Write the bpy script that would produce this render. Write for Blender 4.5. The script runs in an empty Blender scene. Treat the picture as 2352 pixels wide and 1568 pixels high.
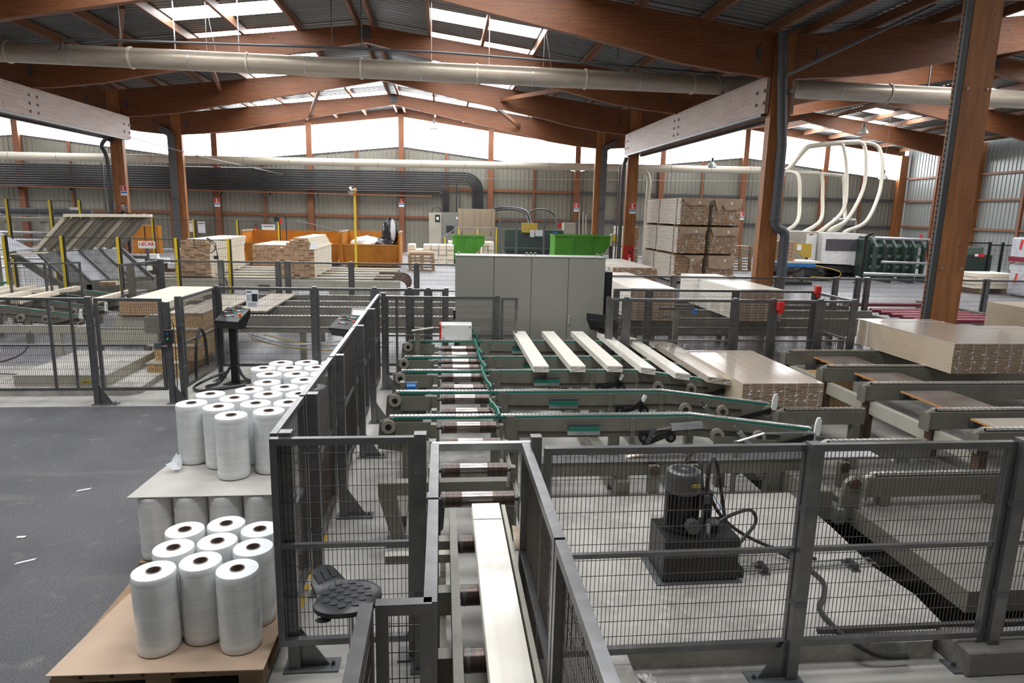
import bpy, math, random
from mathutils import Vector, Matrix
random.seed(7)
SC = bpy.context.scene
COL = SC.collection
PI = math.pi

# ---------------------------------------------------------------- camera, world, exposure
cam_data = bpy.data.cameras.new('camera')
cam_data.sensor_width = 36.0
cam_data.lens = 1540.0 * 36.0 / 2352.0
cam_data.clip_end = 300
cam = bpy.data.objects.new('camera', cam_data)
COL.objects.link(cam)
yaw, pitch, roll = math.radians(6.121), math.radians(10.948), math.radians(1.295)
fwd = Vector((math.sin(yaw) * math.cos(pitch), math.cos(yaw) * math.cos(pitch), -math.sin(pitch)))
rgt = Vector((math.cos(yaw), -math.sin(yaw), 0))
upv = rgt.cross(fwd)
r2 = math.cos(roll) * rgt + math.sin(roll) * upv
u2 = -math.sin(roll) * rgt + math.cos(roll) * upv
M = Matrix((r2, u2, -fwd)).transposed().to_4x4()
M.translation = Vector((0, 0, 2.78))
cam.matrix_world = M
SC.camera = cam
W = bpy.data.worlds.new('overcast_sky'); SC.world = W; W.use_nodes = True
W.node_tree.nodes['Background'].inputs[0].default_value = (0.86, 0.93, 1.0, 1)
W.node_tree.nodes['Background'].inputs[1].default_value = 3.0
SC.view_settings.view_transform = 'Standard'
SC.view_settings.look = 'None'
SC.view_settings.gamma = 1.0
SC.view_settings.use_curve_mapping = False
SC.view_settings.exposure = 0.22
SKYLIGHT = 15.0      # brightness of the translucent roof sheets under the bright sky
GABLE = 14.0          # brightness of the translucent gable sheets

# ---------------------------------------------------------------- materials
MATS = {}
def mat(name, col, rough=0.6, metal=0.0, noise=None, bump=0.0, bscale=60.0, coat=0.0, spec=0.5):
    """Principled with an optional noise colour variation: noise = (second colour, scale xyz, detail, lo, hi)."""
    m = bpy.data.materials.new(name); m.use_nodes = True
    nt = m.node_tree; b = nt.nodes['Principled BSDF']
    b.inputs['Base Color'].default_value = (*col, 1)
    b.inputs['Roughness'].default_value = rough
    b.inputs['Metallic'].default_value = metal
    b.inputs['Specular IOR Level'].default_value = spec
    if coat: 
        b.inputs['Coat Weight'].default_value = coat
        b.inputs['Coat Roughness'].default_value = 0.09
    tc = None
    if noise or bump:
        tc = nt.nodes.new('ShaderNodeTexCoord')
    if noise:
        layers = noise if isinstance(noise, list) else [noise]
        prev = None
        for (c2, sc, det, lo, hi) in layers:
            mp = nt.nodes.new('ShaderNodeMapping'); mp.inputs['Scale'].default_value = sc
            nt.links.new(tc.outputs['Object'], mp.inputs['Vector'])
            n = nt.nodes.new('ShaderNodeTexNoise'); n.inputs['Scale'].default_value = 1.0
            n.inputs['Detail'].default_value = det
            nt.links.new(mp.outputs[0], n.inputs['Vector'])
            r = nt.nodes.new('ShaderNodeMapRange'); r.inputs[1].default_value = lo; r.inputs[2].default_value = hi
            nt.links.new(n.outputs[0], r.inputs[0])
            mx = nt.nodes.new('ShaderNodeMix'); mx.data_type = 'RGBA'
            nt.links.new(r.outputs[0], mx.inputs['Factor'])
            if prev is None: mx.inputs['A'].default_value = (*col, 1)
            else: nt.links.new(prev, mx.inputs['A'])
            mx.inputs['B'].default_value = (*c2, 1)
            prev = mx.outputs['Result']
        nt.links.new(prev, b.inputs['Base Color'])
    if bump:
        n = nt.nodes.new('ShaderNodeTexNoise'); n.inputs['Scale'].default_value = bscale; n.inputs['Detail'].default_value = 4
        nt.links.new(tc.outputs['Object'], n.inputs['Vector'])
        bp = nt.nodes.new('ShaderNodeBump'); bp.inputs['Strength'].default_value = bump; bp.inputs['Distance'].default_value = 0.02
        nt.links.new(n.outputs[0], bp.inputs['Height']); nt.links.new(bp.outputs[0], b.inputs['Normal'])
    MATS[name] = m
    return m
def emit_mat(name, col, s):
    m = bpy.data.materials.new(name); m.use_nodes = True; nt = m.node_tree
    nt.nodes.remove(nt.nodes['Principled BSDF'])
    e = nt.nodes.new('ShaderNodeEmission'); e.inputs[0].default_value = (*col, 1); e.inputs[1].default_value = s
    nt.links.new(e.outputs[0], nt.nodes['Material Output'].inputs[0])
    MATS[name] = m; return m
def film_mat(name):
    """Stretch film wound in layers: mostly white, a little translucent, shiny."""
    m = mat(name, (0.76, 0.775, 0.775), 0.22, 0, [((0.64, 0.66, 0.665), (2.5, 2.5, 26), 5, .36, .70), ((0.86, 0.87, 0.87), (1.6, 1.6, 60), 4, .58, .72)], coat=0.6)
    b = m.node_tree.nodes['Principled BSDF']
    b.inputs['Subsurface Weight'].default_value = 0.0
    return m

# knots: dark specks in wood
def wood(name, c1, c2, knot, stretch, rough=0.55, kscale=(3, 3, 3), kth=0.74, coat=0.0):
    m = mat(name, c1, rough, 0, [(c2, stretch, 5, .35, .68), (knot, kscale, 1, kth, kth + .05)], coat=coat)
    return m
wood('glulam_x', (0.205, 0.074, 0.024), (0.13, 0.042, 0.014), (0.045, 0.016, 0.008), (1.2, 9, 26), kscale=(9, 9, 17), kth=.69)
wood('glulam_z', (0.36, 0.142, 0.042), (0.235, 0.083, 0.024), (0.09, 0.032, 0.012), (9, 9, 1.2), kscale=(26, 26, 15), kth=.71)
wood('lvl_y', (0.40, 0.285, 0.23), (0.27, 0.17, 0.13), (0.16, 0.08, 0.06), (20, 1.0, 24), kscale=(9, 7, 12), kth=.68)
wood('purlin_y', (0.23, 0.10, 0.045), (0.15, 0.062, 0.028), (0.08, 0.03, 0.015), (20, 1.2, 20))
wood('pine', (0.82, 0.755, 0.63), (0.73, 0.64, 0.49), (0.55, 0.36, 0.18), (18, 1.2, 18), kscale=(9, 3, 9), kth=.76)
wood('pine_end', (0.46, 0.305, 0.19), (0.36, 0.22, 0.125), (0.30, 0.17, 0.08), (60, 6, 60), kscale=(14, 14, 14), kth=.70)
wood('pine_grey', (0.42, 0.38, 0.315), (0.32, 0.28, 0.22), (0.33, 0.25, 0.17), (16, 1.5, 16))
wood('wrapped_board', (0.60, 0.525, 0.44), (0.52, 0.44, 0.35), (0.32, 0.24, 0.16), (26, 1.0, 26), rough=.30, kscale=(10, 3, 10), kth=.77, coat=1.0)
wood('wrapped_side', (0.66, 0.56, 0.43), (0.56, 0.45, 0.32), (0.36, 0.23, 0.12), (20, 1.2, 30), rough=.38, kscale=(6, 4, 16), kth=.73, coat=.3)
wood('wrapped_light', (0.92, 0.89, 0.81), (0.86, 0.80, 0.69), (0.74, 0.62, 0.45), (24, 1.2, 24), rough=.35, kscale=(10, 3, 10), kth=.79, coat=.35)
wood('wrapped_end', (0.44, 0.325, 0.24), (0.33, 0.23, 0.16), (0.85, 0.83, 0.80), (40, 6, 60), rough=.35, kscale=(16, 16, 16), kth=.72, coat=.5)
wood('pallet_wood', (0.32, 0.22, 0.13), (0.22, 0.14, 0.08), (0.16, 0.10, 0.05), (6, 6, 14), rough=.8)
mat('osb', (0.50, 0.335, 0.16), .7, 0, [((0.34, 0.205, 0.08), (34, 34, 34), 3, .42, .62), ((0.80, 0.62, 0.38), (50, 20, 50), 2, .60, .68)])
mat('plywood_film', (0.115, 0.085, 0.070), .42, 0, [((0.18, 0.145, 0.125), (3, 3, 3), 6, .4, .7)])
mat('ply_edge', (0.50, 0.24, 0.08), .6)
mat('floor_concrete', (0.37, 0.36, 0.33), .6, 0, [((0.235, 0.228, 0.212), (.9, .9, .9), 8, .40, .62), ((0.39, 0.38, 0.35), (6, 6, 6), 7, .52, .74), ((0.17, 0.162, 0.148), (2.3, 1.1, 1), 9, .60, .74)], bump=.2, bscale=50)
mat('slab_concrete', (0.44, 0.42, 0.385), .7, 0, [((0.29, 0.278, 0.255), (1.6, 1.6, 1.6), 8, .40, .62), ((0.46, 0.445, 0.41), (14, 14, 14), 6, .52, .74), ((0.21, 0.20, 0.18), (4.1, 2.3, 3), 9, .61, .74)], bump=.3, bscale=70)
mat('dark_concrete', (0.215, 0.205, 0.185), .75, 0, [((0.155, 0.145, 0.13), (2.3, 2.3, 2.3), 6, .38, .64), ((0.13, 0.115, 0.10), (3.5, 5, 3), 5, .60, .70)], bump=.2)
mat('floor_back', (0.255, 0.255, 0.275), .40, 0, [((0.19, 0.19, 0.205), (.35, .35, .35), 7, .38, .66), ((0.35, 0.35, 0.36), (1.1, 1.1, 1), 6, .58, .8)], bump=.1, bscale=20)
mat('asphalt', (0.072, 0.074, 0.083), .58, 0, [((0.115, 0.115, 0.12), (.55, .55, .55), 9, .42, .64), ((0.19, 0.185, 0.178), (5, 5, 5), 8, .60, .80), ((0.035, 0.035, 0.04), (70, 70, 70), 3, .52, .68), ((0.16, 0.158, 0.15), (.28, 1.9, 1), 8, .62, .74)], bump=.6, bscale=110)
mat('cladding', (0.25, 0.247, 0.208), .45, .15, [((0.205, 0.205, 0.172), (.5, .5, .25), 4, .4, .7)])
mat('cladding_white', (0.30, 0.325, 0.31), .42, .2)
mat('roof_sheet', (0.17, 0.178, 0.17), .38, .35, [((0.12, 0.127, 0.123), (.4, .4, .4), 4, .4, .7)])
emit_mat('skylight', (0.975, 0.985, 1.0), SKYLIGHT)
emit_mat('gable_light', (0.96, 0.98, 1.0), GABLE)
mat('steel_girt', (0.21, 0.080, 0.036), .6)
mat('steel_grey', (0.125, 0.132, 0.14), .42, .45)
mat('steel_dark', (0.085, 0.088, 0.092), .45, .4)
mat('fence_grey', (0.165, 0.166, 0.17), .30, .72, [((0.21, 0.211, 0.215), (12, 12, 12), 3, .45, .75)])
mat('fence_wire', (0.095, 0.082, 0.072), .5, .4)
mat('galvanised', (0.55, 0.57, 0.58), .32, .85, [((0.40, 0.42, 0.43), (9, 9, 9), 4, .4, .7)])
mat('machine_grey', (0.172, 0.168, 0.138), .42, 0, [((0.12, 0.113, 0.088), (2.5, 2.5, 2.5), 6, .42, .72), ((0.215, 0.21, 0.185), (9, 9, 9), 4, .6, .8)])
mat('machine_beige', (0.40, 0.385, 0.32), .5, 0, [((0.31, 0.295, 0.24), (1.5, 1.5, 1.5), 5, .42, .72)])
mat('cabinet_grey', (0.275, 0.272, 0.238), .45, 0, [((0.24, 0.238, 0.208), (120, 120, 120), 2, .4, .6)], bump=.05, bscale=200)
mat('cabinet_mid', (0.175, 0.18, 0.165), .5)
mat('cabinet_brown', (0.285, 0.23, 0.16), .5)
mat('roller_steel', (0.060, 0.042, 0.036), .27, .55, [((0.10, 0.072, 0.06), (60, 3, 3), 3, .42, .68)])
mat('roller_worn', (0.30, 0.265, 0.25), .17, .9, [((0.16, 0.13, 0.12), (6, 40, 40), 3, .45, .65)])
mat('roller_bright', (0.55, 0.53, 0.52), .18, .95)
mat('chain_steel', (0.80, 0.78, 0.74), .34, .9)
mat('chain_dark', (0.06, 0.05, 0.045), .5, .5)
mat('belt_green', (0.012, 0.165, 0.115), .4)
mat('belt_top', (0.78, 0.80, 0.80), .24, .85)
mat('white_plastic', (0.78, 0.78, 0.76), .35)
mat('nylon_wheel', (0.30, 0.275, 0.23), .5)
mat('black_plastic', (0.022, 0.023, 0.026), .38)
mat('stool_pad', (0.034, 0.035, 0.038), .45)
mat('black_rubber', (0.018, 0.018, 0.019), .5)
mat('black_paint', (0.014, 0.0145, 0.0155), .34, spec=.35)
mat('motor_grey', (0.095, 0.098, 0.098), .36, .3)
mat('rusty_steel', (0.115, 0.065, 0.042), .6, .3, [((0.045, 0.033, 0.028), (6, 6, 6), 5, .4, .65)])
mat('duct_beige', (0.42, 0.375, 0.305), .36, .3, [((0.36, 0.315, 0.25), (2, 6, 6), 3, .4, .7)])
mat('duct_white', (0.50, 0.47, 0.385), .4, .1)
mat('duct_silver', (0.52, 0.53, 0.54), .32, .7)
mat('cable_black', (0.026, 0.027, 0.030), .36)
mat('pipe_grey', (0.085, 0.092, 0.104), .4)
mat('orange_paint', (0.50, 0.19, 0.010), .5, 0, [((0.35, 0.115, 0.008), (1.2, 1.2, 1.2), 5, .42, .7), ((0.24, 0.09, 0.03), (7, 7, 5), 4, .66, .74)])
mat('green_paint', (0.062, 0.255, 0.020), .45, 0, [((0.046, 0.20, 0.016), (1.5, 1.5, 1.5), 4, .42, .7)])
mat('machine_green', (0.036, 0.060, 0.048), .5, 0, [((0.025, 0.042, 0.034), (2, 2, 2), 4, .4, .7)])
mat('pale_green', (0.115, 0.165, 0.135), .5)
mat('yellow_paint', (0.66, 0.50, 0.030), .45)
mat('yellow_guard', (0.50, 0.34, 0.05), .5)
mat('red_paint', (0.55, 0.025, 0.020), .4)
mat('maroon', (0.24, 0.020, 0.045), .28, .1)
mat('blue_paint', (0.025, 0.16, 0.42), .4)
mat('white_paint', (0.74, 0.74, 0.72), .45, 0, [((0.62, 0.61, 0.58), (6, 6, 6), 4, .5, .75)])
mat('paper', (0.82, 0.84, 0.88), .6)
mat('dark_screen', (0.03, 0.035, 0.04), .25)
mat('glass_dark', (0.085, 0.080, 0.090), .15)
mat('cardboard', (0.50, 0.365, 0.265), .75, 0, [((0.43, 0.305, 0.215), (2, 2, 2), 4, .42, .72)])
mat('cardboard_grey', (0.50, 0.475, 0.44), .75, 0, [((0.43, 0.405, 0.37), (3, 3, 3), 4, .42, .72)])
mat('core_card', (0.24, 0.17, 0.135), .8)
mat('core_dark', (0.15, 0.115, 0.095), .8)
mat('kraft_paper', (0.44, 0.32, 0.215), .6, 0, [((0.36, 0.255, 0.17), (3, 3, 3), 4, .4, .7)])
film_mat('stretch_film')
mat('roll_end', (0.90, 0.93, 0.95), .5, 0, [((0.84, 0.875, 0.90), (10, 10, 10), 3, .4, .7)])
mat('clear_wrap', (0.80, 0.82, 0.85), .12, 0, spec=.8)
mat('silver_wrap', (0.62, 0.64, 0.68), .28, .1, [((0.50, 0.52, 0.58), (5, 5, 5), 5, .42, .68)], bump=.4, bscale=6)
mat('skin', (0.45, 0.24, 0.16), .55)
mat('hair_dark', (0.025, 0.018, 0.014), .6)
mat('clothing_dark', (0.018, 0.020, 0.028), .8)
mat('black_bag', (0.022, 0.024, 0.030), .22)
mat('white_bag', (0.70, 0.71, 0.74), .3)
mat('pit_dark', (0.055, 0.052, 0.048), .9)
mat('green_led', (0.02, 0.6, 0.25), .3)
mat('text_red', (0.62, 0.03, 0.025), .5)
mat('text_white', (0.85, 0.85, 0.85), .5)
mat('text_black', (0.02, 0.02, 0.02), .5)
mat('lamp_shell', (0.45, 0.46, 0.46), .35, .3)
mat('rag', (0.33, 0.25, 0.18), .9, 0, [((0.50, 0.42, 0.34), (20, 6, 9), 4, .45, .65), ((0.10, 0.07, 0.05), (9, 9, 30), 3, .6, .68)])
mat('fluff', (0.62, 0.60, 0.57), .9)

# ---------------------------------------------------------------- mesh builder
class MB:
    def __init__(s): s.v = []; s.f = []; s.sm = False
    def box(s, x0, x1, y0, y1, z0, z1):
        b = len(s.v)
        s.v += [(x0,y0,z0),(x1,y0,z0),(x1,y1,z0),(x0,y1,z0),(x0,y0,z1),(x1,y0,z1),(x1,y1,z1),(x0,y1,z1)]
        s.f += [(b,b+3,b+2,b+1),(b+4,b+5,b+6,b+7),(b,b+1,b+5,b+4),(b+1,b+2,b+6,b+5),(b+2,b+3,b+7,b+6),(b+3,b,b+4,b+7)]
        return s
    def bar(s, p, q, w, h, up=(0,0,1)):
        """Rectangular bar from p to q, w wide (sideways), h tall (along up)."""
        p = Vector(p); q = Vector(q); d = (q - p).normalized(); u = Vector(up)
        if abs(d.dot(u)) > .98: u = Vector((0,1,0))
        sd = d.cross(u).normalized(); u = sd.cross(d).normalized()
        b = len(s.v)
        for c in (p, q):
            for (i, j) in ((-1,-1),(1,-1),(1,1),(-1,1)):
                s.v.append(tuple(c + sd * (i * w / 2) + u * (j * h / 2)))
        s.f += [(b,b+1,b+2,b+3),(b+7,b+6,b+5,b+4)] + [(b+i, b+4+i, b+4+(i+1)%4, b+(i+1)%4) for i in range(4)]
        return s
    def cyl(s, p, q, r, n=12, r2=None, caps=True):
        p = Vector(p); q = Vector(q); d = (q - p).normalized()
        a = d.orthogonal().normalized(); c = d.cross(a); b = len(s.v)
        r2 = r if r2 is None else r2
        for (o, rr) in ((p, r), (q, r2)):
            for i in range(n):
                t = 2*PI*i/n
                s.v.append(tuple(o + a*(rr*math.cos(t)) + c*(rr*math.sin(t))))
        s.f += [(b+i, b+(i+1)%n, b+n+(i+1)%n, b+n+i) for i in range(n)]
        if caps: s.f += [tuple(b+i for i in reversed(range(n))), tuple(b+n+i for i in range(n))]
        return s
    def tube(s, pts, r, n=8, caps=True):
        pts = [Vector(p) for p in pts]; b = len(s.v); m = len(pts); a = None
        for k in range(m):
            d = (pts[min(k+1,m-1)] - pts[max(k-1,0)]).normalized()
            if a is None: a = d.orthogonal().normalized()
            else: a = (a - d*a.dot(d)).normalized()
            c = d.cross(a)
            for i in range(n):
                t = 2*PI*i/n
                s.v.append(tuple(pts[k] + a*(r*math.cos(t)) + c*(r*math.sin(t))))
        for k in range(m-1):
            s.f += [(b+k*n+i, b+k*n+(i+1)%n, b+(k+1)*n+(i+1)%n, b+(k+1)*n+i) for i in range(n)]
        if caps: s.f += [tuple(b+i for i in reversed(range(n))), tuple(b+(m-1)*n+i for i in range(n))]
        return s
    def prism(s, poly, axis, a0, a1):
        """poly: 2D points (counter-clockwise) in the plane normal to axis: x -> (y,z), y -> (x,z), z -> (x,y)."""
        b = len(s.v); n = len(poly)
        for a in (a0, a1):
            for (u, w) in poly:
                s.v.append((a,u,w) if axis == 'x' else (u,a,w) if axis == 'y' else (u,w,a))
        s.f += [tuple(b+i for i in reversed(range(n))), tuple(b+n+i for i in range(n))]
        s.f += [(b+i, b+(i+1)%n, b+n+(i+1)%n, b+n+i) for i in range(n)]
        return s
    def sheet(s, pts_a, pts_b):
        """Ruled strip between two polylines of the same length."""
        b = len(s.v); n = len(pts_a)
        s.v += [tuple(p) for p in pts_a] + [tuple(p) for p in pts_b]
        s.f += [(b+i, b+i+1, b+n+i+1, b+n+i) for i in range(n-1)]
        return s
    def lathe(s, prof, c=(0,0,0), n=20):
        """prof: (r, z) list, turned about the vertical axis through c."""
        b = len(s.v); m = len(prof)
        for (r, z) in prof:
            for i in range(n):
                t = 2*PI*i/n; s.v.append((c[0]+r*math.cos(t), c[1]+r*math.sin(t), c[2]+z))
        for k in range(m-1):
            s.f += [(b+k*n+i, b+k*n+(i+1)%n, b+(k+1)*n+(i+1)%n, b+(k+1)*n+i) for i in range(n)]
        return s
    def face(s, *pts):
        b = len(s.v); s.v += [tuple(p) for p in pts]; s.f.append(tuple(range(b, b+len(pts)))); return s
    def xform(s, m, start=0):
        for i in range(start, len(s.v)): s.v[i] = tuple(m @ Vector(s.v[i]))
        return s

LOCS = {}
def build(mb, name, material, parent=None, smooth=False, label=None, kind=None, bevel=0.0):
    """Link the collected shapes as one mesh object; coordinates are world ones, made local to the parent's place."""
    ox, oy, oz = LOCS.get(parent.name, (0,0,0)) if parent is not None else (0,0,0)
    me = bpy.data.meshes.new(name)
    me.from_pydata([(x-ox, y-oy, z-oz) for (x,y,z) in mb.v], [], mb.f)
    me.materials.append(MATS[material] if isinstance(material, str) else material)
    if smooth:
        for p in me.polygons: p.use_smooth = True
        try: me.set_sharp_from_angle(angle=math.radians(40))
        except Exception: pass
    o = bpy.data.objects.new(name, me); COL.objects.link(o)
    if parent is not None:
        o.parent = parent; LOCS[o.name] = (ox, oy, oz)
    if label: o['label'] = label
    if kind: o['kind'] = kind
    if bevel:
        bv = o.modifiers.new('bevel', 'BEVEL'); bv.width = bevel; bv.segments = 1; bv.limit_method = 'ANGLE'
    return o
def tag(o, label, cat, group=None, kind=None):
    o['label'] = label; o['category'] = cat
    if group: o['group'] = group
    if kind: o['kind'] = kind
    return o
def thing(name, label, cat, loc=(0,0,0), group=None):
    o = bpy.data.objects.new(name, None); o.empty_display_size = .1; COL.objects.link(o)
    o.location = loc; LOCS[o.name] = tuple(loc)
    return tag(o, label, cat, group)
def struct(name, parent=None, loc=(0,0,0)):
    o = bpy.data.objects.new(name, None); o.empty_display_size = .1; COL.objects.link(o)
    o.location = loc; LOCS[o.name] = tuple(loc); o['kind'] = 'structure'
    return o
def part_copy(src, parent, loc, rot=None, name=None):
    """Another piece that shares src's mesh, at loc (in the parent's space)."""
    c = src.copy(); COL.objects.link(c); c.parent = parent; c.location = loc
    if rot is not None: c.rotation_euler = rot
    if name: c.name = name
    return c
def dup(root, loc, label=None, rotz=0.0, group=None):
    """A copy of a thing with copies of its parts and sub-parts."""
    r = root.copy(); COL.objects.link(r); r.location = loc; r.rotation_euler = (0,0,rotz); LOCS[r.name] = tuple(loc)
    if label: r['label'] = label
    if group: r['group'] = group
    for ch in list(root.children):
        c = ch.copy(); COL.objects.link(c); c.parent = r
        for gch in list(ch.children):
            d = gch.copy(); COL.objects.link(d); d.parent = c
    return r
ORD = ['first','second','third','fourth','fifth','sixth','seventh','eighth','ninth','tenth','eleventh','twelfth']
def arc(cx, cz, r, a0, a1, n):
    return [(cx + r*math.cos(math.radians(a0+(a1-a0)*i/n)), cz + r*math.sin(math.radians(a0+(a1-a0)*i/n))) for i in range(n+1)]
def smooth_path(pts, n=6):
    """Catmull-Rom through the points."""
    P = [Vector(p) for p in pts]; P = [2*P[0]-P[1]] + P + [2*P[-1]-P[-2]]; out = []
    for i in range(1, len(P)-2):
        for k in range(n):
            t = k/n; a,b,c,d = P[i-1],P[i],P[i+1],P[i+2]
            out.append(.5*((2*b)+(c-a)*t+(2*a-5*b+4*c-d)*t*t+(3*b-a-3*c+d)*t**3))
    out.append(P[-2]); return out
# ---------------------------------------------------------------- building shell
BAY = 6.75
FR = [-9.5, -2.75, 4.0, 10.75, 17.5, 24.25, 31.0, 37.75]
XC = [-25.25, -2.55, 20.15]
HALF = 11.35
ROWS = [-36.6, -13.9, 8.8, 31.5]
YB, YF = 44.5, -2.6  # YF: guessed place of the unseen front wall, kept near to cut fill light
RT, RS = 9.0, 0.125            # roof height at the ridge, fall per metre
def roof_z(dx): return RT - RS * abs(dx)

def slabtop(name, polys, z1, m, label, z0=-.3, parent=None):
    mb = MB()
    for poly in polys: mb.prism(poly, 'z', z0, z1)
    o = build(mb, name, m, parent); o['kind'] = 'structure'
    if label and parent is None: o['label'] = label; o['category'] = 'floor'
    return o
def rect(x0, x1, y0, y1): return [(x0,y0),(x1,y0),(x1,y1),(x0,y1)]
# pit under the lift beside the pump slab: X 3.05..6.4, Y 3.95..9.9
PX0, PX1, PY0, PY1 = 3.3, 6.9, 3.72, 7.2
slabtop('floor', [rect(-1.02, PX0, YF, 12.0), rect(PX0, PX1, YF, PY0), rect(PX0, PX1, PY1, 12.0), rect(PX1, 12.0, YF, 12.0), rect(-9.0, -1.02, 9.5, 12.0)], 0, 'floor_concrete', 'pale dusty concrete floor under the machine line')
slabtop('floor_asphalt', [rect(-36.6, -9.0, YF, 12.0), rect(-9.0, -1.02, YF, 9.5)], 0, 'asphalt', 'dark asphalt aisle beside the film rolls')
slabtop('floor_back', [rect(-36.6, 31.5, 12.0, YB), rect(12.0, 31.5, YF, 12.0)], 0, 'floor_back', 'smooth grey floor of the hall behind the machines')
pit = MB(); pit.box(PX0, PX1, PY0, PY1, -1.3, -1.2)
pit.box(PX0-.1, PX0, PY0, PY1, -1.2, -.3).box(PX1, PX1+.1, PY0, PY1, -1.2, -.3).box(PX0, PX1, PY0-.1, PY0, -1.2, -.3).box(PX0, PX1, PY1, PY1+.1, -1.2, -.3)
o = build(pit, 'floor_pit', 'pit_dark'); o['kind'] = 'structure'; o['label'] = 'dark pit under the lifting slab'; o['category'] = 'pit'

# ---- glulam columns
def column(x, y, w, h=7.38, d=.26, lab='', m='glulam_z', name='column'):
    mb = MB().box(x-w/2, x+w/2, y-d/2, y+d/2, 0, h)
    o = build(mb, name, m); o['kind'] = 'structure'; o['label'] = lab; o['category'] = 'column'
    return o
nm = {0:'far left row',1:'left row of the middle nave',2:'right row of the middle nave',3:'right side wall'}
for ri, x in enumerate(ROWS):
    for fi, y in enumerate(FR):
        if ri in (1, 2) and fi == 5: continue
        if y < 5: continue
        xx = x - .1 if ri == 2 else x + .25 if ri == 1 else x
        xx = 8.63 if (ri == 2 and fi == 3) else xx
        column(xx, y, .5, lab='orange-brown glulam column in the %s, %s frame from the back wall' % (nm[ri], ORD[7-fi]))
# ---- roof frames (tapered glulam rafters)
PB = [(0,8.2),(3.65,7.5),(5.04,7.24),(7,6.88),(8.4,6.58),(9.8,6.40),(11.1,6.30),(11.35,6.28)]
for ni, xc in enumerate(XC):
    for fi, y in enumerate(FR):
        if y < 3: continue
        fr = struct('roof_beam', loc=(xc, y, 6.3))
        fr['label'] = 'glulam roof frame over the %s nave, %s from the back wall' % (('left','middle','right')[ni], ORD[7-fi]); fr['category'] = 'beam'
        for sg in (-1, 1):
            poly = [(xc + sg*u, z) for (u, z) in PB] + [(xc + sg*HALF, 8.75 - RS*HALF), (xc, 8.75)]
            if sg < 0: poly = poly[::-1]
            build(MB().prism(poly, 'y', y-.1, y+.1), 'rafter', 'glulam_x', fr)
        build(MB().box(xc-.18, xc+.18, y-.125, y+.125, 8.3, 8.66), 'apex_plate', 'steel_dark', fr)
        for sg in (-1, 1):
            build(MB().box(xc+sg*10.55-.05, xc+sg*10.55+.05, y-.115, y-.1, 6.7, 7.05), 'steel_plate', 'steel_dark', fr)
# ---- purlins along the hall and roof sheets with translucent strips
ceil = struct('ceiling', loc=(0,0,7)); ceil['label'] = 'ribbed metal roof with translucent strips'; ceil['category'] = 'roof'
PUR = [.25, 2.13, 3.9, 5.67, 7.44, 9.2, 10.9]
for ni, xc in enumerate(XC):
    for sg in (-1, 1):
        for u in PUR:
            x = xc + sg*u; z = roof_z(u)
            for fi in range(3, 8) if ni != 0 else range(4, 8):
                y0 = FR[fi]; y1 = FR[fi+1] if fi < 7 else YB
                build(MB().prism([(x-.05, z-.27),(x+.05, z-.27),(x+.05, z-.03),(x-.05, z-.03)], 'y', y0, y1), 'purlin', 'purlin_y', ceil)
# translucent strips: every half bay, wider towards the gable
def lights(ni, sg):
    """(y0, y1, u0, u1) of the translucent strips in one roof slope; u is measured from the ridge."""
    out = []
    for f in FR:
      for off in (.95, 4.9):
        y = f + off
        if y > YB - .8 or y < 2: continue
        if y > 33 and ni == 1: out.append((y-.6, y+.6, .32, 7.38))
        else: out.append((y-.6, y+.6, 2.2, 5.6))
    return out
def corr(y0, y1, pitch=.25):
    """Y stations and height offsets of a trapezoid rib profile."""
    ys = []; y = y0
    while y < y1 - 1e-4:
        for a, h in ((0,0),(.10,0),(.13,.04),(.22,.04)):
            if y + a < y1: ys.append((y+a, h))
        y += pitch
    ys.append((y1, 0)); return ys
def slope_sheet(xc, sg, u0, u1, y0, y1, name, m, parent, flat=False, low=0):
    st = [(y0,0),(y1,0)] if flat else corr(y0, y1)
    a = [(xc+sg*u0, y, roof_z(u0)+h+low) for (y,h) in st]; b = [(xc+sg*u1, y, roof_z(u1)+h+low) for (y,h) in st]
    mb = MB().sheet(a, b)
    return build(mb, name, m, parent)
for ni, xc in enumerate(XC):
    for sg in (-1, 1):
        L = sorted(lights(ni, sg)); y = YF
        for (a, b, u0, u1) in L:
            slope_sheet(xc, sg, 0, HALF, y, a, 'roof_panel', 'roof_sheet', ceil)
            slope_sheet(xc, sg, 0, u0, a, b, 'roof_panel', 'roof_sheet', ceil)
            slope_sheet(xc, sg, u1, HALF, a, b, 'roof_panel', 'roof_sheet', ceil)
            if a > 8: 
                us = [u0] + [u for u in PUR if u0+.3 < u < u1-.3] + [u1]
            else: us = [u0, u1]
            for q in range(len(us)-1):
                slope_sheet(xc, sg, us[q]+.03, us[q+1]-.03, a, b, 'roof_light', 'skylight', ceil, flat=True)
            y = b
        slope_sheet(xc, sg, 0, HALF, y, YB+.1, 'roof_panel', 'roof_sheet', ceil)
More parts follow.
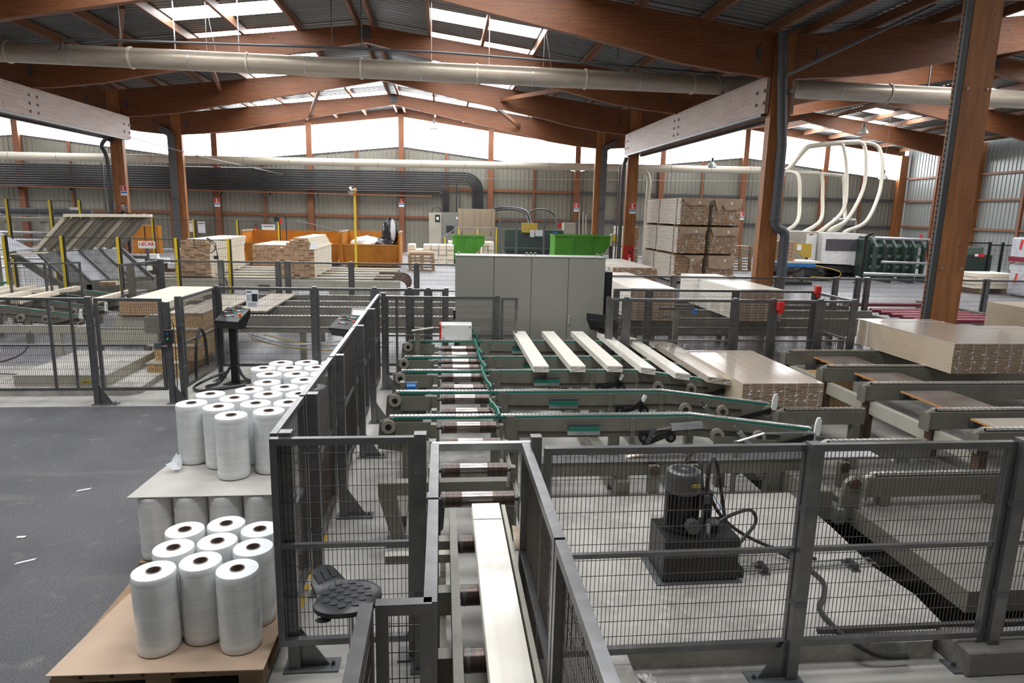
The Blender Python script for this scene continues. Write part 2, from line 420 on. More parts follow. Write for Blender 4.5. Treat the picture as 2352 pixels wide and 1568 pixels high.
# ---- laminated beams carrying the frame whose columns are left out
def lvl(x0, x1, lab, face):
    t = struct('lintel', loc=((x0+x1)/2, 24, 5.4)); t['label'] = lab; t['category'] = 'beam'
    build(MB().box(x0, x1, 17.45, 31.1, 5.44, 6.35), 'laminated_beam', 'lvl_y', t)
    build(MB().box(x0-.02, x1+.02, 17.6, 30.9, 5.37, 5.43), 'steel_channel', 'steel_dark', t)
    if face is not None:
        for yc in (17.75, 24.25, 30.8):
            for dy in (-.22, .22):
                for z in (5.6, 5.85, 6.1) if yc == 24.25 else (5.7, 6.0):
                    build(MB().cyl((face[0], yc+dy, z), (face[0]+face[1]*.03, yc+dy, z), .045, 8), 'bolt', 'steel_dark', t)
lvl(8.32, 8.42, 'pale laminated beam on the nave side of the right columns', (8.32, -1))
lvl(9.0, 9.1, 'laminated beam on the far side of the right columns', None)
lvl(-13.25, -13.13, 'pale laminated beam on the left columns', (-13.13, 1))
lvl(-13.95, -13.83, 'laminated beam on the far side of the left columns', None)

# ---- back wall: ribbed cladding below, translucent band under the roof, wood posts and girts
def gl_bot(dx): return 6.65 - .108*abs(dx)
wb = struct('wall_back', loc=(0, YB, 0)); wb['label'] = 'grey-green ribbed metal gable wall'; wb['category'] = 'wall'
def clad_x(x0, x1, zt, name, m, parent, y=YB+.12, z0=0):
    """ribbed cladding sheet in an x-z plane; zt(x) is its top"""
    st = []; x = x0
    while x < x1 - 1e-4:
        for a, h in ((0,0),(.17,0),(.195,.035),(.255,.035)):
            if x + a < x1: st.append((x+a, h))
        x += .28
    st.append((x1, 0))
    return build(MB().sheet([(x, y-h, z0) for (x,h) in st], [(x, y-h, zt(x)) for (x,h) in st]), name, m, parent)
ST = 2*HALF/4
wn = 0
for ni, xc in enumerate(XC):
    for k in range(4):
        x0 = xc - HALF + k*ST; x1 = x0 + ST
        clad_x(x0, x0+ST/2, lambda x: gl_bot(x-xc), 'cladding_sheet', 'cladding', wb)
        clad_x(x0+ST/2, x1, lambda x: gl_bot(x-xc), 'cladding_sheet', 'cladding', wb)
        wn += 1
        w = struct('window_%d' % wn, loc=(x0, YB, 5)); w['label'] = 'translucent gable band, bay %d from the left' % wn; w['category'] = 'window'
        mb = MB().face((x0,YB+.1,gl_bot(x0-xc)), (x1,YB+.1,gl_bot(x1-xc)), (x1,YB+.1,roof_z(x1-xc)-.5), (x0,YB+.1,roof_z(x0-xc)-.5))
        build(mb, 'pane', 'gable_light', w)
        build(MB().bar((x0,YB+.08,gl_bot(x0-xc)), (x1,YB+.08,gl_bot(x1-xc)), .05, .06), 'sill', 'steel_dark', w)
        if k == 0 and ni == 0: column(x0, YB-.12, .36, roof_z(HALF)-.4, .25, 'corner post of the back wall', name='column')
        if k > 0 or ni > 0:
            column(x0, YB-.1, .34, roof_z(x0-xc)-.4, .25, 'wood wall post number %d from the left along the back wall' % (ni*4+k+1), 'steel_girt', 'column')
        build(MB().box(x0+ST/2-.06, x0+ST/2+.06, YB-.08, YB+.05, 0, gl_bot(x0+ST/2-xc)), 'stud', 'steel_girt', wb)
        for z in (2.2, 4.02):
            build(MB().box(x0+.2, x1-.2, YB-.06, YB+.04, z, z+.16), 'girt', 'steel_girt' if ni < 2 else 'steel_dark', wb)
    for sg in (-1,1):
        poly = [(xc, roof_z(0)-.52), (xc+sg*HALF, roof_z(HALF)-.52), (xc+sg*HALF, roof_z(HALF)-.02), (xc, roof_z(0)-.02)]
        if sg < 0: poly = poly[::-1]
        build(MB().prism(poly, 'y', YB-.05, YB+.15), 'edge_beam', 'glulam_x', wb)
build(MB().box(-36.6, 31.5, YB+.16, YB+.2, 0, 4.7), 'backing', 'cladding', wb)
column(31.35, YB-.2, .5, 7.1, .35, 'dark wood corner post between the back and right walls')
# ---- right side wall
wr = struct('wall_right', loc=(31.7, 17, 0)); wr['label'] = 'ribbed metal side wall on the right'; wr['category'] = 'wall'
def clad_y(y0, y1, x, z1, parent, m, sgn=-1):
    st = []; y = y0
    while y < y1 - 1e-4:
        for a, h in ((0,0),(.17,0),(.195,.035),(.255,.035)):
            if y + a < y1: st.append((y+a, h))
        y += .28
    st.append((y1, 0))
    build(MB().sheet([(x+sgn*h, y, 0) for (y,h) in st], [(x+sgn*h, y, z1) for (y,h) in st]), 'cladding_sheet', m, parent)
for i in range(len(FR)):
    y0 = FR[i]; y1 = FR[i+1] if i < 7 else YB
    clad_y(y0, y1, 31.8, 7.6, wr, 'cladding_white')
    if y0 > 15:
        for z in (2.3, 4.0, 5.5): build(MB().box(31.55, 31.7, y0+.1, y1-.1, z, z+.12), 'girt', 'steel_girt', wr)
        build(MB().box(31.5, 31.65, (y0+y1)/2-.08, (y0+y1)/2+.08, 0, 7.5), 'stud', 'steel_girt', wr)
build(MB().bar((31.5, 24.3, .8), (31.5, 30.9, 6.8), .03, .03), 'brace_rod', 'steel_dark', wr)
build(MB().bar((31.5, 24.3, 6.8), (31.5, 30.9, .8), .03, .03), 'brace_rod', 'steel_dark', wr)
# ---- closing walls out of view
wl = struct('wall_left', loc=(-36.8, 17, 0)); wl['label'] = 'side wall beyond the left nave'; wl['category'] = 'wall'
clad_y(YF, YB, -36.8, 7.6, wl, 'cladding', 1)
wf = struct('wall_front', loc=(0, YF, 0)); wf['label'] = 'unseen wall placed close behind the viewer'; wf['category'] = 'wall'  # out of view; stands this near to hold back light from behind the camera
for xc in XC: clad_x(xc-HALF, xc+HALF, lambda x: roof_z(x-xc), 'cladding_sheet', 'cladding', wf, y=YF)

# ---- diagonal roof braces
for (a, b, lab) in (((8.55,17.3,6.25),(10.9,15.0,7.5),'thin grey bracing rod from the near right column up to the roof'),):
    tag(build(MB().bar(a, b, .06, .06), 'bracing_rod', 'steel_grey'), lab, 'rod')
for i, (a, b, lab) in enumerate((((-9.3,30.9,7.55),(-7.8,24.4,7.9),'wooden diagonal brace under the left roof slope before the third frame'),
        ((2.6,30.9,7.6),(6.2,24.4,7.45),'wooden diagonal brace under the right roof slope before the third frame'),
        ((-10.4,24.2,7.3),(-8.6,20.5,8.0),'short wooden brace at the far left under the near roof'),
        ((-6.9,37.7,7.5),(-5.2,31.2,8.0),'wooden brace crossing the bright roof lights near the gable'),
        ((1.5,31.2,8.0),(4.2,37.7,7.3),'wooden brace on the right roof slope near the gable'))):
    tag(build(MB().bar(a, b, .12, .16), 'roof_brace', 'purlin_y'), lab, 'brace')
# ---------------------------------------------------------------- wire mesh machine fences
def fence_panel(a, b, label, z0=.2, z1=1.5, mid=.84, pitch=.025, hp=.1, w=.04, wr=.0016, group=None, mids=()):
    """One framed mesh panel standing between plan points a and b."""
    (ax, ay), (bx, by) = a, b
    t = thing('mesh_fence', label, 'fence', ((ax+bx)/2, (ay+by)/2, z0), group)
    d = Vector((bx-ax, by-ay, 0)); L = d.length; d.normalize(); n = Vector((-d.y, d.x, 0))
    A = Vector((ax, ay, 0)); B = Vector((bx, by, 0))
    def P(s, z): return tuple(A + d*s + Vector((0,0,z)))
    build(MB().bar(P(0, z1-w/2), P(L, z1-w/2), w, w), 'top_rail', 'fence_grey', t)
    build(MB().bar(P(0, z0+w/2), P(L, z0+w/2), w, w), 'bottom_rail', 'fence_grey', t)
    for s in (w/2, L-w/2): build(MB().bar(P(s, z0+w), P(s, z1-w), w, w), 'stile', 'fence_grey', t)
    for s in mids: build(MB().bar(P(s, z0+w), P(s, z1-w), w*.8, w*.8), 'stile', 'fence_grey', t)
    if mid: build(MB().bar(P(w, mid), P(L-w, mid), w*.7, w*.7), 'mid_rail', 'fence_grey', t)
    m = MB(); k = 1; off = n * (w*.3)
    while k*pitch < L-w*.6:
        p = Vector(P(k*pitch, z0+w)) + off; q = Vector(P(k*pitch, z1-w)) + off
        m.bar(p, q, wr*2, wr*2); k += 1
    z = z0 + hp
    while z < z1 - .05:
        m.bar(Vector(P(w, z)) + off*1.25, Vector(P(L-w, z)) + off*1.25, wr*2, wr*2); z += hp
    build(m, 'wire_mesh', 'fence_wire', t, kind='stuff')
    return t
def fence_post(x, y, label, gus=None, h=1.52, s=.07, group=None, cap=True):
    """Square post on a base plate with an optional triangular gusset pointing along gus."""
    t = thing('fence_post', label, 'post', (x, y, 0), group)
    build(MB().box(x-s/2, x+s/2, y-s/2, y+s/2, .012, h), 'upright', 'fence_grey', t)
    gx, gy = gus if gus else (0, 0)
    build(MB().box(x-s/2-.03+min(0,gx)*.2, x+s/2+.03+max(0,gx)*.2, y-s/2-.03+min(0,gy)*.2, y+s/2+.03+max(0,gy)*.2, 0, .012), 'base_plate', 'steel_grey', t)
    if gus:
        p0 = Vector((x+gx*s/2, y+gy*s/2, .012)); e = Vector((gx, gy, 0))
        n = Vector((-gy, gx, 0))*.004
        m = MB(); tri = [p0, p0+e*.17, p0+Vector((0,0,.26))]
        m.v += [tuple(q-n) for q in tri] + [tuple(q+n) for q in tri]
        m.f += [(0,1,2),(5,4,3),(0,3,4,1),(1,4,5,2),(2,5,3,0)]
        build(m, 'gusset', 'fence_grey', t)
        bp = p0 + e*.19; build(MB().cyl(tuple(bp), tuple(bp+Vector((0,0,.025))), .012, 6), 'bolt', 'steel_dark', t)
    for z in (.5, 1.1): build(MB().box(x-s/2-.004, x+s/2+.004, y-s/2-.004, y+s/2+.004, z, z+.035), 'clamp', 'steel_grey', t)
    return t
# run beside the film rolls, going away from the viewer
F1 = [3.78, 4.6, 5.86, 7.39, 8.65, 10.36]
for i in range(5):
    fence_panel((-.96, F1[i]+.02), (-.96, F1[i+1]-.02), 'grey mesh fence panel beside the film rolls, %s from the front' % ORD[i])
for i, y in enumerate(F1):
    fence_post(-.885, y, 'grey square fence post behind the film rolls, %s from the front' % ORD[i], (1,0) if i != 1 else None)
fence_panel((-.96, 3.72), (-.15, 3.72), 'grey mesh fence panel directly behind the black stool')
fence_post(-.12, 3.72, 'grey fence post between the stool panel and the roller conveyor', None)
# narrow pen between stool and conveyor
fence_panel((-.035, 3.60), (-.035, 2.87), 'narrow fence panel seen edge-on left of the rollers, farther one', w=.045)
fence_panel((-.035, 2.85), (-.035, 2.04), 'narrow fence panel seen edge-on left of the rollers, nearer one', w=.045)
fence_panel((-.215, 2.05), (-.03, 2.05), 'very narrow mesh panel at the bottom edge beside the stool', mid=.0, z0=.2)
fence_panel((-.245, 2.05), (-.25, 1.2), 'fence panel running out of the bottom edge beside the stool', w=.045)
# right of the roller conveyor
fence_panel((.475, 3.6), (.475, 2.46), 'fence panel right of the white boards, farther one', w=.045)
fence_panel((.475, 2.44), (.475, 1.2), 'fence panel right of the white boards, nearer one', w=.045)
tag(build(MB().bar((-.05,3.63,1.47), (.56,3.63,1.47), .04, .04), 'cross_rail', 'galvanised'), 'grey cross rail over the rollers between the two fences', 'rail')
fence_post(.53, 3.56, 'open-topped square post at the corner of the pump pen', None, s=.06, h=1.55)
fence_panel((.57, 3.5), (2.13, 3.5), 'large mesh fence panel in front of the black pump')
fence_panel((2.17, 3.5), (3.42, 3.5), 'mesh fence panel in front of the lifting slab')
fence_panel((3.5, 3.5), (5.2, 3.5), 'mesh fence panel at the right edge, last of the pump pen')
fence_post(2.13, 3.46, 'fence post in front of the pump pen with a gusset', (-1,0))
fence_post(3.46, 3.48, 'fence post at the right edge before the lifting slab', (-1,0))
# behind the roller conveyor and before the big cabinet
fence_panel((-.86, 10.45), (.84, 10.45), z1=1.46, label= 'fence panel in front of the left half of the tall grey cabinet', mids=(.17,))
fence_post(.88, 10.45, h=1.48, label='fence post before the tall grey cabinet')
fence_panel((.93, 10.45), (1.2, 10.45), z1=1.45, label= 'narrow fence panel before the tall grey cabinet')
# behind the control desk
FB = [-3.58, -2.05, -1.09, -.52, -.22, .08]
for i in range(5):
    fence_panel((FB[i]+.03, 11.1), (FB[i+1]-.03, 11.1), 'mesh fence panel behind the control desk, %s from the left' % ORD[i], wr=.0018)
for i, x in enumerate(FB):
    fence_post(x, 11.1, 'fence post in the run behind the control desk, %s from the left' % ORD[i], (0,-1) if i == 0 else None)
# left pen
fence_panel((-6.6, 9.62), (-4.8, 9.62), 'mesh fence panel at the left edge before the lifting platform', mids=(1.29, 1.57), wr=.0018)
fence_panel((-4.72, 9.62), (-3.84, 9.62), 'mesh gate panel left of the safety switch', wr=.0018)
fence_post(-4.78, 9.6, 'fence post on the concrete before the lifting platform', (1,0))
fence_post(-3.79, 9.64, 'gate post carrying the safety switch', (1,0), h=1.45)
fence_post(-3.66, 9.72, 'fence post right of the safety switch', None)
fence_panel((-3.64, 9.76), (-3.6, 11.05), 'mesh fence panel going away beside the chipboard steps', wr=.0018)
tag(build(MB().tube(smooth_path([(-3.62,10.1,.25),(-3.6,10.12,.7),(-3.6,10.3,.95),(-3.6,10.5,.8),(-3.6,10.55,.35)]), .022, 8), 'hose', 'black_rubber', smooth=True), 'black hose looped over the fence by the chipboard steps', 'hose')
sw = thing('safety_switch', 'black safety switch with a green light on the gate post', 'switch', (-3.76, 9.55, 1.0))
build(MB().box(-3.80, -3.70, 9.53, 9.60, .88, 1.08), 'housing', 'black_plastic', sw, bevel=.006)
build(MB().cyl((-3.76,9.53,.95), (-3.76,9.52,.95), .014, 10), 'indicator', 'green_led', sw)
build(MB().cyl((-3.76,9.53,1.02), (-3.76,9.52,1.02), .012, 10), 'indicator', 'blue_paint', sw)
build(MB().tube(smooth_path([(-3.75,9.56,1.08),(-3.72,9.55,1.2),(-3.68,9.56,1.12),(-3.68,9.56,.6),(-3.69,9.56,.25)]), .006, 6), 'cable', 'black_rubber', sw)
lk = thing('gate_latch', 'steel bolt latch on the gate by the switch', 'latch', (-3.9, 9.58, .84))
build(MB().box(-4.05, -3.78, 9.56, 9.59, .83, .855), 'bolt_bar', 'galvanised', lk)
build(MB().box(-3.95, -3.86, 9.55, 9.6, .80, .89), 'bracket', 'steel_grey', lk)
# right of the cabinet
FC = [2.58, 2.86, 4.62, 5.25, 6.04, 6.62]
for i in range(5):
    fence_panel((FC[i]+.03, 10.08), (FC[i+1]-.03, 10.08), 'mesh fence panel right of the tall cabinet, %s from it' % ORD[i], wr=.0018)
for i, x in enumerate(FC): fence_post(x, 10.1, 'fence post in the run right of the tall cabinet, %s from it' % ORD[i], None)
FD = [2.98, 3.57, 5.14, 6.62]
for i in range(3):
    fence_panel((FD[i]+.03, 11.25), (FD[i+1]-.03, 11.25), 'rear mesh fence panel before the wrapped board packs, %s from the left' % ORD[i], wr=.0018, z1=1.52)
for i, x in enumerate(FD): fence_post(x, 11.25, 'rear fence post before the wrapped board packs, %s from the left' % ORD[i], None)
fence_panel((6.64, 11.2), (6.64, 10.16), 'short fence panel closing the pen right of the cabinet', wr=.0018)
# lamp heads on those fences
for (x, y, z, lab) in ((5.32, 10.0, 1.43, 'red safety handle hanging on the fence right of the cabinet'), (6.62, 11.2, 1.56, 'red signal box on the corner post behind the fence')):
    r = thing('signal_box', lab, 'box', (x, y, z))
    build(MB().box(x-.05, x+.05, y-.04, y+.04, z-.09, z+.05), 'housing', 'red_paint', r, bevel=.01)
    build(MB().box(x-.02, x+.02, y-.05, y+.05, z-.14, z-.07), 'hook', 'red_paint', r)
# middle distance
FE = [-6.5, -5.15, -3.85, -3.63, -2.15, -.6, .4]
for i in range(6):
    fence_panel((FE[i]+.03, 16.4), (FE[i+1]-.03, 16.4), 'distant mesh fence panel before the lumber line, %s from the left' % ORD[i], wr=.002, pitch=.03)
for i, x in enumerate(FE): fence_post(x, 16.4, 'distant fence post before the lumber line, %s from the left' % ORD[i], None, s=.09)
fence_panel((-6.78, 15.0), (-6.55, 16.32), 'angled mesh panel by the tilting machine', wr=.002, pitch=.03)
fence_panel((-9.1, 15.2), (-8.35, 15.2), 'small dark fence panel below the tilting machine, left one', wr=.002, pitch=.03)
fence_panel((-8.3, 15.2), (-7.85, 15.6), 'small dark fence panel below the tilting machine, right one', wr=.002, pitch=.03)
FG = [3.2, 4.97, 6.28, 7.32, 8.67, 9.2, 9.42, 12.3, 13.6]
for i in range(8):
    fence_panel((FG[i]+.03, 14.0), (FG[i+1]-.03, 14.0), 'distant fence panel before the tall lumber packs, %s from the left' % ORD[i], wr=.002, pitch=.03, mid=.5)
for i, x in enumerate(FG): fence_post(x, 14.0, 'distant fence post before the tall lumber packs, %s from the left' % ORD[i], None, s=.1)
# ---------------------------------------------------------------- stretch film rolls on pallets
def make_roll(label, loc, group, h=.5, r=.1235):
    t = thing('film_roll', label, 'film roll', loc, group)
    x, y, z = loc
    wind = MB(); n = 28
    prof = [(r-.004, .004), (r, .01)] + [(r + .0012*math.sin(k*2.4) , .01 + (h-.02)*k/14) for k in range(1, 14)] + [(r, h-.01), (r-.004, h-.003)]
    wind.lathe(prof, (x,y,z), n)
    build(wind, 'film', 'stretch_film', t, smooth=True)
    e = MB().lathe([(.043, h), (r-.004, h-.002)], (x,y,z), n)
    build(e, 'end_face', 'roll_end', t, smooth=True)
    c = MB().lathe([(.043, 0), (.043, h+.004), (.037, h+.004)], (x,y,z), 20)
    build(c, 'core', 'core_card', t, smooth=True)
    c = MB().lathe([(.037, h+.004), (.037, .002)], (x,y,z), 20)
    build(c, 'core_inside', 'core_dark', t, smooth=True)
    return t
PZ = .152
front = [(-1.69,3.828),(-1.456,3.925),(-1.21,3.82),(-1.68,4.103),(-1.436,4.175),(-1.188,4.082),(-1.70,4.35),(-1.456,4.425),(-1.21,4.33)]
rows = ['front','middle','back']; cols = ['left','centre','right']
roll0 = make_roll('white film roll on the near pallet, front row, left', (front[0][0], front[0][1], PZ), 'film rolls on the near pallet')
for i, (x, y) in enumerate(front[1:], 1):
    dup(roll0, (x, y, PZ), 'white film roll on the near pallet, %s row, %s' % (rows[i//3], cols[i%3]), rotz=i*.7)
# far pallet: lower layer (hidden behind), cardboard, upper layer
low = [(-2.14,4.98),(-1.885,4.98),(-1.63,4.98),(-1.375,4.98),(-1.13,4.98),(-2.14,5.235),(-2.14,5.49)]
words5 = ['leftmost','second','third','fourth','rightmost']
for i, (x, y) in enumerate(low):
    lab = 'film roll in the lower layer of the far pallet, front row, %s' % words5[i] if i < 5 else 'film roll in the lower layer of the far pallet, left side, %s from the front' % ('second' if i == 5 else 'third')
    dup(roll0, (x, y, PZ), lab, rotz=i*1.1, group='film rolls in the lower layer')
CZ = PZ + .506
cb = [(-2.29,4.86),(-1.0,4.86),(-1.0,7.25),(-2.02,7.25),(-2.06,6.1),(-2.2,5.8),(-2.26,5.4)]
tag(build(MB().prism(cb, 'z', CZ, CZ+.006), 'cardboard_sheet', 'cardboard_grey'), 'grey cardboard sheet between the two layers of film rolls', 'cardboard')
top = [(-2.0,5.88),(-1.71,6.02),(-1.76,5.75),(-1.51,5.86),(-1.24,5.87),(-1.81,5.49),(-2.06,5.6),(-1.64,5.25),(-1.38,5.36),(-1.54,5.58),(-1.28,5.6),(-1.42,6.1),(-1.62,6.28),(-1.68,6.6),(-1.42,6.6),(-1.3,6.36),(-1.17,6.1),(-1.17,6.62),(-1.54,6.86),(-1.80,6.86),(-1.28,6.88),(-1.68,7.1),(-1.42,7.12)]
top.append((-1.15, 7.12))
sides = {'fence side': [], 'middle': [], 'aisle side': []}
for (x, y) in top: sides['fence side' if x > -1.4 else 'middle' if x > -1.66 else 'aisle side'].append((x, y))
for side, lst in sides.items():
    for i, (x, y) in enumerate(sorted(lst, key=lambda q: q[1])):
        dup(roll0, (x, y, CZ+.008), 'film roll in the upper layer, %s, %s from the front' % (side, ORD[i]), rotz=i*.9, group='film rolls in the upper layer')
def pallet(x0, x1, y0, y1, label, z=0):
    t = thing('pallet', label, 'pallet', ((x0+x1)/2, (y0+y1)/2, z))
    n = 7; w = (x1-x0)/n
    for i in range(n): build(MB().box(x0+i*w+.012, x0+(i+1)*w-.012, y0, y1, z+.122, z+.144), 'plank', 'pallet_wood', t)
    for yy in (y0, (y0+y1)/2-.05, y1-.1): build(MB().box(x0, x1, yy, yy+.1, z+.1, z+.122), 'plank', 'pallet_wood', t)
    for xx in (x0, (x0+x1)/2-.07, x1-.14):
        for yy in (y0, (y0+y1)/2-.05, y1-.1): build(MB().box(xx, xx+.14, yy, yy+.1, z+.022, z+.1), 'block', 'pallet_wood', t)
        build(MB().box(xx, xx+.14, y0, y1, z, z+.022), 'plank', 'pallet_wood', t)
    return t
pallet(-2.2, -1.03, 3.60, 4.62, 'wooden pallet under the near film rolls')
pallet(-2.26, -1.0, 4.86, 6.1, 'wooden pallet under the two-layer film rolls, nearer one')
pallet(-2.02, -1.0, 6.14, 7.3, 'wooden pallet under the farther film rolls')
tag(build(MB().prism([(-2.22,3.6),(-1.02,3.57),(-1.0,4.66),(-2.08,4.62),(-2.14,4.35)], 'z', .1455, .1515), 'cardboard_sheet', 'cardboard'), 'tan cardboard sheet under the near film rolls', 'cardboard')
# loose wrap hanging at the far pallet and bits of film on the floor
wrap = MB()
for k in range(9):
    a = k*.5; wrap.face((-2.13+.03*math.sin(a),5.30+.05*k/2,.68+.02*math.cos(a)), (-2.10+.02*math.cos(a),5.33+.05*k/2,.69), (-2.13+.03*math.sin(a*2),5.35+.05*k/2,.75+.03*math.sin(a*3)), (-2.19,5.32+.05*k/2,.72+.02*math.cos(a*2)))
tag(build(wrap, 'plastic_wrap', 'clear_wrap'), 'crumpled clear film hanging at the left of the far pallet', 'plastic')
for i, (x, y, a, l) in enumerate(((-3.55,6.55,.4,.12),(-2.75,6.6,.1,.09),(-3.3,5.15,.5,.13),(-3.55,5.6,0,.07))):
    m = MB().face((x,y,.004),(x+l*math.cos(a),y+l*math.sin(a),.006),(x+l*math.cos(a)+.01,y+l*math.sin(a)+.02,.012),(x+.01,y+.02,.01))
    tag(build(m, 'film_scrap', 'white_plastic'), 'small white scrap of film on the dark asphalt, %s' % ('left of the far pallet, farthest left','closest to the far pallet','long one nearest the viewer','tiny one in the middle')[i], 'scrap')

# ---------------------------------------------------------------- work stool
st = thing('work_stool', 'black plastic work stool with a patterned saddle seat', 'stool', (-.47, 3.24, 0))
# seat outline in its own plane: x to the right, y away; tall lip at the rear left
SX, SY, SZ = -.488, 3.262, .80
LIP = math.atan2(.68, -.73)                     # direction of the raised lip
def seat_pt(t, k):
    """t angle, k 0..1 radius"""
    a = (t - LIP + PI) % (2*PI) - PI
    r = .176 - .010*math.cos(2*a) + .058*math.exp(-(a/.50)**6) - .026*math.exp(-((abs(a)-.88)/.25)**2)
    return (r*math.cos(t)*k, r*math.sin(t)*k*.92)
def seat_h(x, y):
    u = x*math.cos(LIP) + y*math.sin(LIP); v = -x*math.sin(LIP) + y*math.cos(LIP)
    z = .018*(v/.15)**2 * -.4 + .004
    if u > .115: z += min(1.0, (u-.115)/.10)**1.25 * .088
    if u < -.10: z -= (-.10-u)**1.5 * .9
    return z
m = MB(); N = 40; R = 10
for lay, dz in ((0, 0), (1, -.036)):
    for j in range(R+1):
        for i in range(N):
            x, y = seat_pt(2*PI*i/N, max(j/R, .001)); e = .010*(j/R)**6
            m.v.append((SX+x, SY+y, SZ+seat_h(x, y)+dz*(1 if lay else 1)-e*(1-lay)))
for lay in (0,1):
    b = lay*(R+1)*N
    for j in range(R):
        for i in range(N):
            f = (b+j*N+i, b+j*N+(i+1)%N, b+(j+1)*N+(i+1)%N, b+(j+1)*N+i)
            m.f.append(f[::-1] if lay == 0 else f)
b0 = R*N; b1 = (R+1)*N + R*N
for i in range(N): m.f.append((b0+i, b0+(i+1)%N, b1+(i+1)%N, b1+i))
seat = build(m, 'seat', 'black_plastic', st, smooth=True)
for a in range(-3, 4):
    for b in range(-3, 4):
        x = .053*a*.8 + .053*b*.5; y = .053*b*.8 - .053*a*.5
        if (x/.142)**2 + (y/.13)**2 > 1: continue
        mm = MB(); q = []
        for (dx, dy) in ((-.021,-.014),(-.008,-.021),(.021,-.014),(.017,.019),(-.017,.019)): q.append((SX+x+dx, SY+y+dy, SZ+seat_h(x+dx, y+dy)+.0028))
        lo = [(px,py,pz-.006) for (px,py,pz) in q]; n = 5
        mm.v = lo+q; mm.f = [tuple(range(n,2*n))] + [(i,(i+1)%n,n+(i+1)%n,n+i) for i in range(n)]
        build(mm, 'grip_pad', 'stool_pad', seat)
for k in (-1, 0, 1):      # three pads on the raised lip
    uu = [(.150, -.018), (.150, .018), (.195, .016), (.195, -.016)]; q = []
    for (u_, v_) in uu:
        v_ += k*.045; x = u_*math.cos(LIP) - v_*math.sin(LIP); y = u_*math.sin(LIP) + v_*math.cos(LIP)
        q.append((SX+x, SY+y*.96, SZ+seat_h(x, y*.96)+.004))
    build(MB().face(*q), 'grip_pad', 'stool_pad', seat)
cxs, cys = SX+.02, SY-.02
build(MB().cyl((cxs,cys,.42), (cxs,cys,.775), .014, 14), 'piston', 'roller_bright', st, smooth=True)
build(MB().cyl((cxs,cys,.10), (cxs,cys,.45), .026, 14), 'column_sleeve', 'black_plastic', st, smooth=True)
build(MB().box(cxs-.07, cxs+.07, cys-.06, cys+.06, .755, .775), 'seat_plate', 'black_paint', st)
build(MB().tube([(cxs-.02,cys-.05,.755),(cxs-.10,cys-.09,.735)], .006, 6), 'lever', 'black_paint', st)
lv = MB().lathe([(0,-.02),(.018,-.012),(.022,0),(.018,.012),(0,.02)], (0,0,0), 10)
lv.xform(Matrix.Translation((cxs-.125, cys-.10, .73)) @ Matrix.Diagonal((1.9,.8,.6,1)))
build(lv, 'lever_paddle', 'black_plastic', st, smooth=True)
for i in range(5):
    a = 2*PI*i/5 + .3; e = (cxs+.27*math.cos(a), cys+.27*math.sin(a))
    ft = build(MB().bar((cxs+.02*math.cos(a),cys+.02*math.sin(a),.13), (e[0],e[1],.085), .045, .035), 'leg', 'black_plastic', st)
    build(MB().cyl((e[0],e[1],0), (e[0],e[1],.085), .02, 10), 'glide', 'black_rubber', ft)

for i, (y0, y1) in enumerate(((4.42,4.56),(4.64,4.72),(4.8,4.92),(5.35,5.5))):
    o = build(MB().box(-1.02, -.97, y0, y1, 0, .004), 'floor_marking', 'yellow_guard'); o['kind'] = 'structure'; o['label'] = 'worn yellow floor mark under the fence, %s from the front' % ORD[i]; o['category'] = 'marking'
# ---------------------------------------------------------------- roller conveyor in the centre
RY = [9.94, 9.5, 9.05, 8.69, 8.19, 7.65, 7.21, 6.69, 6.22, 5.74, 5.13, 4.57]
rc = thing('roller_conveyor', 'roller conveyor with dark steel rollers going away up the middle', 'conveyor', (.26, 7.3, 0))
RZ = .722
def roller_mesh(x0, x1, y, z, r, parent, m='roller_steel', n=24):
    mb = MB().cyl((x0,y,z), (x1,y,z), r, n)
    o = build(mb, 'roller', m, parent, smooth=True)
    build(MB().cyl((x0-.045,y,z), (x0,y,z), .018, 10).cyl((x1,y,z), (x1+.03,y,z), .018, 10), 'axle', 'steel_dark', o, smooth=True, kind='stuff')
    build(MB().cyl((x0+.012,y,z), (x0+.03,y,z), r+.0015, n), 'end_ring', 'motor_grey', o, smooth=True)
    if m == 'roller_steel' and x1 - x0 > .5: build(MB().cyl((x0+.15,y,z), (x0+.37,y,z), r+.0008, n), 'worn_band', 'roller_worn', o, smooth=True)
    return o
for y in RY: roller_mesh(0, .53, y, RZ, .057, rc)
build(MB().box(-.085, -.05, 4.3, 10.2, .50, .62), 'side_rail', 'machine_grey', rc)
build(MB().box(.575, .61, 4.3, 10.2, .50, .62), 'side_rail', 'machine_grey', rc)
for y in RY:
    build(MB().box(-.10, -.045, y-.045, y+.045, .56, .765), 'bearing_plate', 'machine_grey', rc)
    build(MB().box(.56, .60, y-.035, y+.035, .56, .75), 'bearing_plate', 'machine_grey', rc)
for y in (5.35, 7.0, 9.0):
    for x in (-.07, .59): build(MB().box(x-.05, x+.05, y-.05, y+.05, 0, .5), 'leg', 'machine_grey', rc)
build(MB().tube(smooth_path([(-.03,5.1,.72),(0,4.95,.3),(.02,4.8,.66),(.0,4.55,.70),(-.02,4.5,.4)]), .012, 6), 'drive_belt', 'black_rubber', rc)
for y in (4.57, 4.85): build(MB().cyl((-.12,y,.5), (-.095,y,.5), .05, 14), 'sprocket', 'chain_dark', rc)
